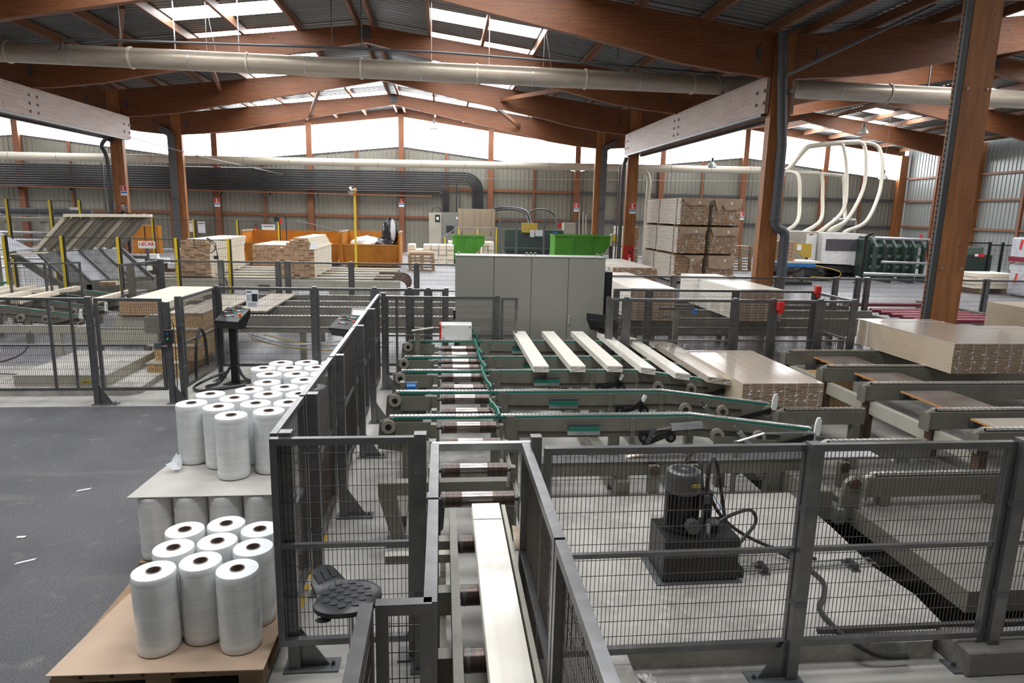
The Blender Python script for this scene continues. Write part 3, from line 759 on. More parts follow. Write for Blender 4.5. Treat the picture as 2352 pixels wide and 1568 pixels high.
# cross frame under it on the left
cf = thing('support_frame', 'grey-green cross frame with a slanted leg left of the rollers', 'frame', (-.2, 5.35, 0))
build(MB().box(-.52, .55, 5.30, 5.40, .44, .55), 'cross_beam', 'machine_grey', cf)
build(MB().prism([(-.52,.44),(-.40,0),(-.30,0),(-.38,.44)], 'y', 5.30, 5.40), 'leg', 'machine_grey', cf)
build(MB().box(-.46, -.24, 5.25, 5.45, 0, .012), 'foot_plate', 'steel_grey', cf)
build(MB().prism([(.5,.0),(.62,0),(.62,.44),(.5,.44)], 'y', 5.30, 5.40), 'leg', 'machine_grey', cf)
cb2 = thing('side_bar', 'pale grey square bar sticking out left of the near rollers', 'bar', (-.15, 3.85, 0))
build(MB().box(-.34, .09, 3.82, 3.88, .645, .70), 'bar', 'machine_beige', cb2)
build(MB().box(-.2, -.14, 3.82, 3.88, .012, .645), 'leg', 'machine_grey', cb2)
build(MB().box(-.27, -.07, 3.78, 3.92, 0, .012), 'foot_plate', 'steel_grey', cb2)
# near end: rollers between flat guide rails, loaded with the white boards
nc = thing('board_conveyor', 'near roller conveyor with grey guide rails carrying white boards', 'conveyor', (.27, 3.0, 0))
for y in (4.03, 3.44, 2.88, 2.3, 1.75): roller_mesh(.11, .40, y, .655, .057, nc)
build(MB().box(.055, .10, 1.2, 4.27, .60, .80), 'guide_rail', 'machine_grey', nc)
build(MB().box(.412, .437, 1.2, 4.30, .60, .80), 'guide_rail', 'machine_beige', nc)
build(MB().box(-.005, .03, 1.2, 4.2, .45, .56), 'side_rail', 'machine_grey', nc)
build(MB().box(.13, .30, 1.3, 3.3, .30, .36), 'drive_cover', 'machine_grey', nc)
for y in (4.03, 3.44, 2.88): 
    build(MB().box(-.03, .06, y-.04, y+.04, .56, .70), 'bearing_plate', 'machine_grey', nc)
    build(MB().cyl((.0,y,.5), (.02,y,.5), .045, 14), 'sprocket', 'chain_dark', nc)
build(MB().box(-.03, .03, 3.9, 4.0, 0, .45), 'leg', 'machine_grey', nc); build(MB().box(.40, .44, 3.9, 4.0, 0, .60), 'leg', 'machine_grey', nc)
build(MB().box(-.03, .03, 2.0, 2.1, 0, .45), 'leg', 'machine_grey', nc); build(MB().box(.40, .44, 2.0, 2.1, 0, .60), 'leg', 'machine_grey', nc)
bp = thing('board_bundle', 'overexposed white shrink-wrapped board bundle on the near rollers', 'boards', (.3, 3.0, .715))
for i in range(4): build(MB().box(.21+.002*(i%2), .40, 1.2, 4.34, .715+i*.0205, .7325+i*.0205), 'board', 'wrapped_light', bp)
build(MB().box(.207, .403, 4.08, 4.345, .714, .7985), 'wrap_fold', 'clear_wrap', bp) if False else None
build(MB().box(.208, .402, 4.09, 4.10, .797, .799), 'wrap_seam', 'cardboard_grey', bp)
rg = MB(); 
for k in range(9):
    a = -.2+k*.22; rg.v += [(.445+.04*math.sin(a)+.008*(k%2), 3.64-.004*k, .735+.075*math.cos(a)), (.455+.04*math.sin(a), 3.90-.006*k, .745+.075*math.cos(a))]
rg.f = [(2*i,2*i+1,2*i+3,2*i+2) for i in range(8)]
r = build(rg, 'dirty_rag', 'rag', smooth=True); tag(r, 'dirty brown rag hung between the board conveyor and the fence', 'rag')
sm = r.modifiers.new('thick', 'SOLIDIFY'); sm.thickness = .025

# ---------------------------------------------------------------- five cross-transfer rails with green belts
BZ = .80
def belt_rail(Y, idx, detail):
    lab = 'transfer conveyor rail with a green belt, %s from the viewer' % ORD[idx]
    t = thing('belt_rail', lab, 'conveyor', (1.6, Y, 0))
    w = .045
    # left head with its wheel
    build(MB().prism([(-.62,.47),(-.18,.40),(-.18,.76),(-.50,.78),(-.60,.74)], 'y', Y-.02, Y+.02), 'end_plate', 'machine_grey', t)
    build(MB().box(-.45, -.10, Y-w, Y+w, .58, .74), 'beam', 'machine_grey', t)
    wh = build(MB().cyl((-.51,Y-.06,.70), (-.51,Y-.025,.70), .068, 20), 'wheel', 'nylon_wheel', t, smooth=True)
    build(MB().cyl((-.51,Y-.065,.70), (-.51,Y-.06,.70), .03, 12), 'hub', 'black_paint', wh)
    # main beam, bending down at its right end
    build(MB().box(.66, 2.55, Y-w, Y+w, .57, .77), 'beam', 'machine_grey', t)
    build(MB().prism([(2.55,.57),(3.75,.40),(3.80,.60),(2.55,.77)], 'y', Y-w, Y+w), 'beam', 'machine_grey', t)
    for x in (.70, 1.9, 2.5): build(MB().box(x, x+.05, Y-w-.012, Y-w, .50, .765), 'rib', 'machine_grey', t)
    build(MB().box(.64, .72, Y-w-.02, Y-w, .42, .80), 'bracket', 'machine_grey', t)
    # belt: green body, shiny links on top
    g = MB().box(-.46, 2.52, Y-.03, Y+.03, .765, .79); g.prism([(2.52,.765),(3.86,.595),(3.86,.62),(2.52,.79)], 'y', Y-.03, Y+.03)
    build(g, 'belt', 'belt_green', t, kind='stuff')
    l = MB(); x = -.5
    while x < 3.84:
        z0 = .790 if x < 2.52 else .790 - (x-2.52)*.127
        z1 = .790 if x < 2.50 else .790 - (x+.033-2.52)*.127
        l.bar((x,Y,z0+.006), (x+.033,Y,z1+.006), .056, .012); x += .040
    build(l, 'belt_links', 'belt_top', t, kind='stuff')
    # return chain along the front of the beam
    c = MB(); x = .75
    while x < 3.5:
        z = .63 - .012*math.sin((x-.75)*1.9) - (0 if x < 2.6 else (x-2.6)*.10)
        c.box(x, x+.014, Y-w-.016, Y-w-.004, z-.008, z+.006); c.box(x, x+.026, Y-w-.010, Y-w-.004, z+.004, z+.009); x += .026
    build(c, 'return_chain', 'chain_dark', t, kind='stuff')
    c = MB(); x = -.42
    while x < -.12: c.box(x, x+.022, Y-w-.02, Y-w-.004, .56, .58); x += .034
    build(c, 'return_chain', 'chain_dark', t, kind='stuff')
    # belt tensioner
    x0 = 1.42 - .04*idx
    build(MB().box(x0-.16, x0+.16, Y-w-.03, Y-w, .685, .715), 'tensioner_cap', 'steel_dark', t)
    build(MB().box(x0-.155, x0+.155, Y-w-.045, Y-w, .645, .685), 'tensioner_guide', 'belt_green', t)
    build(MB().box(x0-.165, x0+.165, Y-w-.03, Y-w, .60, .645), 'tensioner_plate', 'galvanised', t)
    # wheels and flanges at the bend
    for x, z, r, m in ((2.04,.565,.055,'black_paint'), (2.32,.565,.055,'black_paint'), (2.81,.575,.075,'nylon_wheel'), (3.26,.55,.07,'nylon_wheel')):
        q = build(MB().cyl((x,Y-w-.04,z), (x,Y-w,z), r, 20), 'wheel', m, t, smooth=True)
        build(MB().cyl((x,Y-w-.05,z), (x,Y-w-.04,z), r*.45, 12), 'hub', 'chain_dark' if m != 'black_paint' else 'steel_grey', q)
    q = build(MB().cyl((3.83,Y-w-.01,.535), (3.83,Y+w,.535), .07, 18), 'end_sprocket', 'nylon_wheel', t, smooth=True)
    build(MB().cyl((3.83,Y-w-.02,.535), (3.83,Y-w-.01,.535), .035, 12), 'hub', 'chain_dark', q)
    # black lower arm with a white stop at the end
    build(MB().bar((3.2,Y-.07,.38), (3.86,Y-.07,.56), .02, .05), 'lower_arm', 'black_paint', t)
    s = MB().prism([(3.86,.56),(3.92,.56),(3.93,.72),(3.915,.755),(3.885,.75),(3.87,.70)], 'y', Y-.075, Y-.05)
    build(s, 'stop_finger', 'white_plastic', t)
    if idx in (1, 2):
        a = build(MB().bar((2.05,Y-.10,.565), (2.20,Y-.10,.61), .025, .05).bar((2.20,Y-.10,.61), (2.30,Y-.10,.70), .025, .045), 'swing_arm', 'black_paint', t)
        build(MB().bar((2.285,Y-.10,.685), (2.32,Y-.10,.755), .035, .035), 'white_tip', 'white_plastic', a)
    if idx == 0:
        cy = build(MB().bar((2.30,Y-.12,.69), (2.62,Y-.12,.71), .06, .06), 'air_cylinder', 'galvanised', t)
        build(MB().bar((2.12,Y-.12,.66), (2.30,Y-.12,.69), .016, .016), 'piston_rod', 'roller_bright', cy)
        build(MB().bar((2.06,Y-.13,.52), (2.13,Y-.13,.68), .03, .035), 'lever', 'steel_dark', cy)
        build(MB().bar((2.02,Y-.1,.5), (2.26,Y-.1,.60), .03, .05), 'swing_arm', 'black_paint', t)
        build(MB().prism([(2.75,.30),(3.45,.20),(3.45,.52),(2.78,.58)], 'y', Y-.10, Y-.085), 'guard_plate', 'machine_grey', t)
    if idx < 2:
        cy = build(MB().bar((3.02,Y-.13,.63), (3.22,Y-.13,.40), .05, .05), 'air_cylinder', 'galvanised', t)
        build(MB().bar((2.96,Y-.13,.70), (3.03,Y-.13,.62), .02, .02), 'piston_rod', 'roller_bright', cy)
    # legs
    for x in (-.33, .72, 1.75, 2.9): build(MB().box(x-.05, x+.05, Y-.04, Y+.04, 0 if x != 1.75 else .0, .57 if x > 0 else .58), 'leg', 'machine_grey', t)
    # green plastic guide beside the rollers
    gd = MB(); P0 = [(.47,Y+.92 if idx < 4 else Y+.1),(.475,Y+.55),(.485,Y+.25),(.515,Y+.10),(.525,Y-.02)] if idx else [(.47,Y+.35),(.49,Y+.2),(.525,Y+.05),(.53,Y-.15)]
    if idx < 4 or True:
        for (a, b) in zip(P0, P0[1:]): gd.bar((a[0]+.03,a[1],.85), (b[0]+.03,b[1],.85 if b[1] > Y+.2 else .83), .018, .05)
        build(gd, 'side_guide', 'belt_green', t)
        build(MB().bar((.585,Y+.05,.60), (.585,Y+.05,.86), .02, .04), 'guide_bracket', 'steel_dark', t)
    return t
BY = [6.38, 7.30, 8.30, 9.12, 10.28]
for i, y in enumerate(BY): belt_rail(y, i, i < 3)
# long floor beams under the rails
for i, (x, lab) in enumerate(((.95,'left one'),(1.75,'middle one'),(2.35,'right one'))):
    tag(build(MB().box(x-.06, x+.06, 5.95, 10.0, .10, .24), 'floor_beam', 'machine_grey'), 'grey floor beam running under the transfer rails, %s' % lab, 'beam')
tag(build(MB().box(-.42, -.30, 5.5, 10.2, .06, .16), 'floor_beam', 'machine_grey'), 'grey floor beam under the left heads of the transfer rails', 'beam')
# blue junction box and small bracket between the heads
jb = thing('junction_box', 'small blue box between the left heads of the transfer rails', 'box', (-.36, 7.55, .78))
build(MB().box(-.40, -.29, 7.5, 7.6, .66, .80), 'housing', 'blue_paint', jb, bevel=.006)
build(MB().box(-.47, -.42, 7.5, 7.6, .3, .84), 'bracket', 'machine_grey', jb)
build(MB().box(-.42, -.27, 7.6, 7.61, .64, .82), 'back_plate', 'galvanised', jb)
sb = thing('sensor_bracket', 'grey bracket with a tilted reflector plate at the far left rail head', 'bracket', (-.33, 10.1, .8))
build(MB().box(-.40, -.32, 10.12, 10.2, .3, .98), 'bracket', 'machine_grey', sb)
build(MB().bar((-.45,10.15,.97), (-.12,10.15,1.02), .10, .012), 'reflector_plate', 'machine_beige', sb)
# white metal box with a red side at the end of the rollers
wb2 = thing('end_box', 'white metal box with a red side at the far end of the rollers', 'box', (.24, 10.36, .8))
build(MB().box(.0, .47, 10.30, 10.42, .80, 1.03), 'front_cover', 'white_paint', wb2, bevel=.008)
build(MB().prism([(10.31,.80),(10.44,.80),(10.44,1.06),(10.31,1.05)], 'x', -.03, -.002), 'red_side', 'red_paint', wb2)
build(MB().prism([(10.30,1.031),(10.44,1.031),(10.44,1.06)], 'x', -.02, .47), 'top_cover', 'white_paint', wb2)
for (x, z) in ((.03,.83),(.44,.83),(.03,1.0),(.44,1.0)): build(MB().cyl((x,10.29,z), (x,10.30,z), .008, 8), 'screw', 'black_paint', wb2)
build(MB().box(.2, .28, 10.33, 10.4, 0, .8), 'stand', 'machine_grey', wb2)

# ---------------------------------------------------------------- shrink-wrapped board bundles on the belts
BX = [1.25, 1.72, 2.20, 2.63, 3.06, 3.50]
def rail_z(x): return .808 if x < 2.5 else .808 - (x-2.52)*.127
for i, x in enumerate(BX):
    last = i == 5
    y0, y1 = (8.12, 10.62) if i < 4 else (8.05, 10.55)
    w = .20 if not last else .40
    x0 = x - .10; z = rail_z(x); tilt = 0 if x < 2.5 else .126
    t = thing('board_bundle', 'white wrapped board bundle across the belts, %s' % (['leftmost','second from the left','third from the left','fourth from the left','fifth from the left, on the slope','double bundle lowest on the slope'][i]), 'boards', (x0+w/2, (y0+y1)/2, z))
    mx = Matrix.Translation((x0, 0, z)) @ Matrix.Rotation(tilt, 4, 'Y')
    for c in range(2 if last else 1):
        for k in range(4):
            m = MB().box(c*.2+.001*(k%2), c*.2+.196, y0 + .006*((k*7)%3), y1, k*.0205, k*.0205+.0165).xform(mx)
            build(m, 'board', 'wrapped_light' if i < 5 else 'wrapped_board', t)
        m = MB().box(c*.2-.003, c*.2+.2, y0-.006, y0, .0, .082).xform(mx)
        m = MB()
        for k in range(4):
            a = (c*.2+.01+.04*k, y0-.004, .01+.015*k); b = (c*.2+.05+.045*k, y0-.012, .03+.012*k)
            m.face(a, (b[0], y0-.003, a[2]), b, (a[0], y0-.010, b[2]+.01))
        build(m.xform(mx), 'film_end', 'clear_wrap', t, kind='stuff')

# ---------------------------------------------------------------- lower chain conveyor (receiving table)
def chain_rail(x0, x1, Y, zt, label, h=.2, legs=(), w=.09, nose=True, m='machine_grey', name='chain_rail', legm='machine_grey', ground=0):
    t = thing(name, label, 'conveyor', ((x0+x1)/2, Y, ground))
    build(MB().box(x0, x1, Y-w/2, Y+w/2, zt-h, zt-.03), 'beam', m, t)
    build(MB().box(x0+.06, x1, Y-.022, Y+.022, zt-.03, zt-.012), 'chain_guide', 'steel_dark', t)
    c = MB(); x = x0+.08
    while x < x1-.04:
        c.bar((x,Y,zt-.002), (x+.052,Y,zt-.002), .05, .024); x += .068
    build(c, 'chain', 'chain_steel', t, kind='stuff')
    if nose:
        build(MB().box(x0-.012, x0, Y-w*.8, Y+w*.8, zt-h-.02, zt-.05), 'end_plate', m, t)
        build(MB().bar((x0+.0,Y,zt-.05), (x0+.10,Y,zt+.0), .05, .03), 'chain_nose', 'chain_steel', t)
    for lx in legs: build(MB().box(lx-.05, lx+.05, Y-.05, Y+.05, ground, zt-h), 'leg', legm, t)
    return t
chain_rail(4.15, 5.3, 7.64, .45, 'low chain rail just before the big wrapped pack on the receiving table', legs=(4.4, 5.2))
chain_rail(4.05, 5.3, 9.3, .45, 'low chain rail under the far end of the wrapped pack', legs=(4.4, 5.2))
chain_rail(4.02, 5.28, 6.46, .45, 'low chain rail of the receiving table, second from the viewer', legs=(4.4, 5.0), ground=.15)
chain_rail(3.95, 5.42, 5.55, .45, 'low chain rail standing on the lifting slab, nearest to the viewer', legs=(4.15, 5.25), ground=.15, h=.22)
cl = thing('cross_rail', 'long low steel rail crossing under the transfer rails before the pump', 'rail', (2.6, 6.06, 0))
build(MB().box(.8, 3.75, 6.02, 6.12, .28, .42), 'beam', 'machine_grey', cl)
build(MB().box(.9, 4.4, 6.0, 6.16, .425, .44), 'steel_plate', 'galvanised', cl)
for x in (.9, 1.76, 3.3): build(MB().box(x-.06, x+.06, 6.02, 6.12, 0, .28), 'leg', 'machine_grey', cl)
for x in (2.05, 2.45, 4.0):
    q = build(MB().box(x-.05, x+.05, 5.94, 6.0, .12, .40), 'bearing_block', 'machine_grey', cl)
    build(MB().cyl((x,5.92,.36), (x,5.94,.36), .05, 14), 'pulley', 'rusty_steel', q)
# broken slat on the rail
tag(build(MB().bar((1.80,6.08,.448), (2.05,6.08,.50), .05, .012).bar((2.05,6.08,.50), (2.65,6.08,.53), .05, .012), 'wood_strip', 'pine'), 'bent pale wood strip lying before the front transfer rail', 'strip')
bt = thing('slat_support', 'bent steel bar with prongs holding the strip by the front transfer rail', 'bar', (3.2, 6.0, 0))
build(MB().tube([(2.9,6.05,.60),(3.15,6.0,.70),(3.6,6.0,.70),(3.68,6.0,.69),(3.69,6.0,.60)], .012, 6), 'bent_bar', 'galvanised', bt)
build(MB().box(2.88, 2.92, 6.03, 6.07, 0, .61), 'stand', 'machine_grey', bt)
# inclined base beam at the pit edge
ib = thing('pit_edge_beam', 'grey-green sloping beam along the pit edge left of the lifting slab', 'frame', (3.6, 6.3, 0))
build(MB().box(3.42, 3.62, 5.5, 7.1, .02, .30), 'beam', 'machine_grey', ib)
build(MB().box(3.62, 3.70, 5.4, 7.1, .02, .16), 'beam', 'galvanised', ib)
build(MB().bar((3.0,6.3,.16), (3.35,6.3,.34), .05, .05), 'strut', 'black_paint', ib)
build(MB().prism([(3.66,.05),(3.86,.05),(3.86,.40),(3.78,.46),(3.70,.40)], 'y', 5.45, 5.5), 'bearing_plate', 'machine_grey', ib)
build(MB().cyl((3.78,5.42,.40), (3.78,5.45,.40), .05, 14), 'pulley', 'rusty_steel', ib)

# ---------------------------------------------------------------- wrapped board packs
def board_pack(x0, y0, z0, nx, nz, bw, bt, L, name, label, mt, ms, me, jit=.004, wrap=True, strap=None, group=None):
    """Pack of boards lying along Y: every board is a part, with its own small offset."""
    t = thing(name, label, 'boards', (x0 + nx*bw/2, y0+L/2, z0), group)
    rnd = random.Random(int(abs(x0*997)+abs(y0*31)))
    protos = {}
    for k in range(nz):
        for i in range(nx):
            top = k == nz-1
            key = mt if top else (ms if i in (0, nx-1) else me)
            if key not in protos:
                m = MB().box(.001, bw-.002, 0, L, .0, bt-min(.0045, bt*.2))
                me_ = bpy.data.meshes.new('board'); me_.from_pydata(m.v, [], m.f)
                me_.materials.append(MATS[key]); me_.materials.append(MATS[me])
                me_.polygons[2].material_index = 1; me_.polygons[4].material_index = 1
                protos[key] = me_
            o = bpy.data.objects.new('board', protos[key]); COL.objects.link(o); o.parent = t
            o.location = (-nx*bw/2 + i*bw + rnd.uniform(-.001, .001), -L/2 + rnd.uniform(-jit, jit), k*bt)
    if strap:
        for sy in strap:
            build(MB().box(x0-.004, x0+nx*bw+.004, y0+sy-.012, y0+sy+.012, z0+nz*bt, z0+nz*bt+.003).box(x0-.004, x0-.001, y0+sy-.012, y0+sy+.012, z0, z0+nz*bt).box(x0+nx*bw+.001, x0+nx*bw+.004, y0+sy-.012, y0+sy+.012, z0, z0+nz*bt), 'strap', 'clear_wrap', t)
    if wrap:
        m = MB()
        for i in range(nx):
            for k in range(max(1, nz//5)):
                ax = x0+i*bw; az = z0 + k*5*bt
                for q in range(3):
                    u = rnd.uniform(0, bw*.7); v = rnd.uniform(0, 4*bt); s = rnd.uniform(.02, .05)
                    m.face((ax+u,y0-.008,az+v), (ax+u+s,y0-.012,az+v+s*.3), (ax+u+s*.8,y0-.006,az+v+s*.5))
        build(m, 'film_creases', 'clear_wrap', t, kind='stuff')
    return t
board_pack(3.72, 7.72, .452, 7, 13, .152, .0235, 2.02, 'board_pack', 'wide glossy shrink-wrapped board pack on the receiving table', 'wrapped_board', 'wrapped_side', 'wrapped_end')
board_pack(6.86, 8.18, .758, 7, 18, .186, .0232, 2.14, 'board_pack', 'thick strapped board pack on the right transfer table', 'wrapped_board', 'wrapped_side', 'wrapped_end', strap=(1.86,))
board_pack(8.95, 8.6, .758, 6, 11, .186, .0232, 2.05, 'board_pack', 'second strapped board pack behind the thick one at the right', 'wrapped_board', 'wrapped_side', 'wrapped_end', strap=(1.8,), wrap=False)
board_pack(10.62, 10.0, .758, 4, 22, .186, .0232, 2.0, 'board_pack', 'pale board pack cut by the right edge behind the others', 'wrapped_side', 'wrapped_side', 'wrapped_end', wrap=False)

# ---------------------------------------------------------------- right transfer table
RYS = [9.76, 8.71, 7.74, 6.60, 5.92]
for i, y in enumerate(RYS):
    t = chain_rail(5.32, 12.6 if i < 1 else 9.3, y, .75, 'chain rail of the right transfer table, %s from the back' % ORD[i], h=.22, legs=(5.42,), legm='rusty_steel', w=.10, name='transfer_rail')
    build(MB().box(8.6, 8.7, y-.05, y+.05, 0, .53), 'leg', 'rusty_steel', t)
tb = thing('table_frame', 'grey-green lower frame of the right transfer table', 'frame', (5.6, 8, 0))
for a, b in zip(RYS, RYS[1:]):
    build(MB().box(5.40, 5.48, b+.06, a-.06, .36, .52), 'side_beam', 'machine_beige', tb)
    build(MB().box(6.6, 6.68, b+.06, a-.06, .36, .50), 'side_beam', 'machine_grey', tb)
for i, (a, b) in enumerate(zip(RYS, RYS[1:])):
    lab = 'dark film-faced plywood walkway plate between transfer rails, %s from the back' % ORD[i] if i < 3 else 'pale worn plywood walkway plate between the nearest transfer rails'
    t = thing('walkway_plate', lab, 'plate', (6.1, (a+b)/2, .6))
    build(MB().box(5.76, 6.42, b+.12, a-.12 if i else a-.1, .66, .675), 'plate', 'plywood_film' if i < 3 else 'pine_grey', t)
    build(MB().box(5.752, 5.762, b+.12, a-.12, .655, .677), 'plate_edge', 'ply_edge', t)
    for y in (b+.3, a-.3): build(MB().box(5.78, 6.4, y-.03, y+.03, .63, .66), 'batten', 'ply_edge', t)
    for y in (b+.052, a-.112): build(MB().box(5.8, 6.4, y, y+.06, .56, .63), 'bearer', 'steel_dark', t)
# chipboard box under the table's back corner
tag(build(MB().box(5.5, 6.0, 8.95, 9.5, 0, .5), 'chipboard_block', 'osb'), 'chipboard box under the back corner of the right transfer table', 'box')
# maroon rollers behind
mr = thing('maroon_roller_table', 'roller table with maroon rollers behind the right column', 'conveyor', (11, 13, 0))
for y in (12.5, 12.85, 13.2, 13.55, 13.9, 14.9):  # maroon rollers
    roller_mesh(9.5, 11.6, y, .80, .05, mr, m='maroon', n=14)
build(MB().box(11.7, 11.85, 12.0, 15.4, .55, .84), 'side_rail', 'machine_grey', mr)
build(MB().box(9.3, 9.42, 12.0, 15.4, .5, .74), 'side_rail', 'machine_grey', mr)
for y in (12.2, 15.2):
    for x in (9.36, 11.78): build(MB().box(x-.05, x+.05, y-.05, y+.05, 0, .55), 'leg', 'machine_grey', mr)

# ---------------------------------------------------------------- pump slab, lifting slab, hydraulic pump
o = build(MB().prism([(.95,3.62),(3.16,3.58),(3.22,3.66),(3.36,3.70),(3.42,4.1),(3.36,4.5),(3.42,5.2),(3.43,5.9),(.95,5.9)], 'z', .0, .12), 'floor_slab', 'slab_concrete'); o['kind'] = 'structure'; o['label'] = 'raised pale concrete slab carrying the pump'; o['category'] = 'floor'
lf = thing('lifting_slab', 'thick concrete lifting platform over the dark pit at the right', 'platform', (5.2, 5.5, -.05))
build(MB().box(3.82, 6.75, 4.08, 7.05, -.0, .14), 'slab', 'dark_concrete', lf, bevel=.01)
build(MB().box(3.805, 3.82, 4.08, 7.05, -.02, .15), 'edge_angle', 'machine_grey', lf)
build(MB().box(3.805, 6.75, 4.06, 4.08, -.02, .15), 'edge_angle', 'machine_grey', lf)
build(MB().box(5.0, 5.6, 4.9, 5.5, -1.2, -.0), 'lift_column', 'steel_dark', lf)
build(MB().box(4.9, 5.7, 6.05, 6.6, .14, .20), 'steel_pad', 'galvanised', lf)
o = build(MB().box(3.25, 4.2, 3.38, 3.68, 0, .17), 'floor_kerb', 'dark_concrete', bevel=.01); o['kind'] = 'structure'; o['label'] = 'concrete kerb block at the pit corner'; o['category'] = 'kerb'
pu = thing('hydraulic_pump', 'black hydraulic power unit with an upright grey motor', 'pump', (1.9, 4.54, .12))
tk = build(MB().box(1.62, 2.19, 4.36, 4.72, .13, .465), 'tank', 'black_paint', pu, bevel=.006)
build(MB().box(1.57, 2.22, 4.33, 4.75, .12, .13), 'base_tray', 'steel_grey', pu)
mo = build(MB().cyl((1.80,4.56,.50), (1.80,4.56,.78), .118, 28), 'motor', 'black_paint', pu, smooth=True)
build(MB().cyl((1.80,4.56,.465), (1.80,4.56,.50), .145, 28), 'flange', 'black_paint', pu, smooth=True)
fan = build(MB().lathe([(.128,.0),(.13,.12),(.122,.155),(.10,.165),(.001,.166)], (1.80,4.56,.765), 32), 'fan_cover', 'motor_grey', pu, smooth=True)
gm = MB()
for a in range(-9, 10):
    for b in range(-9, 10):
        if 3 < math.hypot(a, b) < 9.3: gm.box(1.80+a*.0095-.003, 1.80+a*.0095+.003, 4.56+b*.0095-.003, 4.56+b*.0095+.003, .931, .9325)
build(gm, 'grille', 'black_paint', fan, kind='stuff')
for k in range(24):
    a = 2*PI*k/24
    build(MB().bar((1.80+.122*math.cos(a),4.56+.122*math.sin(a),.52), (1.80+.122*math.cos(a),4.56+.122*math.sin(a),.76), .006, .02), 'cooling_fin', 'black_paint', mo)
ar = MB().box(1.815, 1.875, 4.425, 4.428, .835, .86); build(ar, 'arrow_label', 'yellow_paint', fan)
am = MB()
for (xa, xb) in ((1.823,1.843),(1.848,1.868)): am.face((xa,4.4235,.8475),(xa+.008,4.4235,.842),(xa+.008,4.4235,.853)); am.box(xa+.006, xb, 4.4225, 4.4235, .8455, .8495)
build(am, 'arrow_print', 'text_black', fan, kind='stuff')
build(MB().cyl((1.83,4.43,.55), (1.83,4.37,.55), .055, 8), 'terminal_box', 'motor_grey', pu)
build(MB().cyl((2.03,4.50,.465), (2.03,4.50,.53), .055, 18), 'filler_cap', 'black_paint', pu, smooth=True)
build(MB().cyl((2.03,4.50,.53), (2.03,4.50,.536), .05, 18), 'cap_lid', 'motor_grey', pu, smooth=True)
vb = build(MB().box(1.95, 2.04, 4.56, 4.66, .60, .74), 'valve_block', 'black_paint', pu)
build(MB().box(1.96, 2.01, 4.53, 4.56, .66, .72), 'solenoid', 'motor_grey', vb)
build(MB().box(1.99, 2.05, 4.58, 4.64, .465, .60), 'manifold', 'steel_dark', vb)
build(MB().cyl((1.96,4.42,.465), (1.96,4.42,.55), .02, 10), 'pressure_fitting', 'galvanised', pu)
for k, pts in enumerate(([(2.0,4.6,.74),(2.04,4.65,.95),(2.12,4.72,.90),(2.18,4.7,.62),(2.2,4.62,.40),(2.25,4.55,.20)],
        [(2.06,4.5,.52),(2.2,4.55,.56),(2.42,4.7,.52),(2.48,4.72,.40),(2.3,4.6,.28),(2.24,4.5,.2)],
        [(2.02,4.64,.90),(2.06,4.7,.70),(2.2,4.75,.46),(2.4,4.72,.30),(2.7,4.66,.18),(2.95,4.6,.14)],
        [(1.98,4.62,.74),(1.99,4.75,.95),(2.05,5.0,.9),(2.1,5.4,.6)])):
    build(MB().tube(smooth_path(pts), .014, 8), 'hose', 'black_rubber', pu, smooth=True)
build(MB().tube(smooth_path([(2.3,5.3,.5),(2.45,5.1,.2),(2.4,4.95,.14),(2.2,4.85,.2),(2.1,4.8,.4)]), .004, 6), 'air_line', 'blue_paint', pu, smooth=True)
hp = thing('hydraulic_pipes', 'pair of steel pipes clamped to the slab right of the pump', 'pipe', (2.7, 4.5, .12))
for dy in (0, .075): build(MB().tube([(2.19,4.44+dy,.145),(3.38,4.50+dy,.145),(3.42,4.50+dy,.10)], .009, 8), 'pipe', 'galvanised', hp)
for x in (2.45, 3.18): 
    build(MB().box(x-.02, x+.02, 4.43, 4.54, .13, .175), 'clamp', 'black_plastic', hp); build(MB().box(x-.035, x+.035, 4.42, 4.60, .12, .13), 'clamp_plate', 'steel_grey', hp)
build(MB().box(2.21, 2.26, 4.4, 4.54, .12, .19), 'coupling', 'black_paint', hp)
tag(build(MB().tube(smooth_path([(2.62,4.70,.20),(2.78,4.55,.14),(2.82,4.3,.14),(2.72,4.1,.14),(2.60,3.95,.14),(2.58,3.75,.14),(2.62,3.6,.13),(2.75,3.52,.08),(2.95,3.52,.06)]), .018, 8), 'hose', 'black_rubber', smooth=True), 'black hose curling over the slab edge under the fence', 'hose')
tag(build(MB().box(1.05, 2.5, 3.63, 3.655, .12, .135), 'floor_strip', 'steel_dark'), 'thin dark strip along the front edge of the pump slab', 'strip')
tag(build(MB().bar((2.45,3.72,.135), (3.9,3.62,.20), .03, .03), 'steel_rod', 'steel_dark'), 'dark steel rod lying across the pit corner', 'rod')
fl = MB(); rnd = random.Random(3)
for k in range(60):
    c = Vector((1.22+rnd.gauss(0,.045), 3.47+rnd.gauss(0,.035), .01+abs(rnd.gauss(0,.012))))
    d = Vector((rnd.uniform(-1,1), rnd.uniform(-1,1), rnd.uniform(0,.8)))*.02; e = Vector((rnd.uniform(-1,1), rnd.uniform(-1,1), 0))*.015
    fl.face(c-d-e, c+d-e, c+d+e, c-d+e)
tag(build(fl, 'wood_fluff', 'fluff'), 'small heap of grey wood fluff on the floor before the pump slab', 'fluff', kind='stuff')
o = build(MB().box(.98, 1.14, 3.2, 3.66, 0, .12), 'floor_pad', 'slab_concrete'); o['kind'] = 'structure'; o['label'] = 'low concrete pad beside the fence foot'; o['category'] = 'floor'
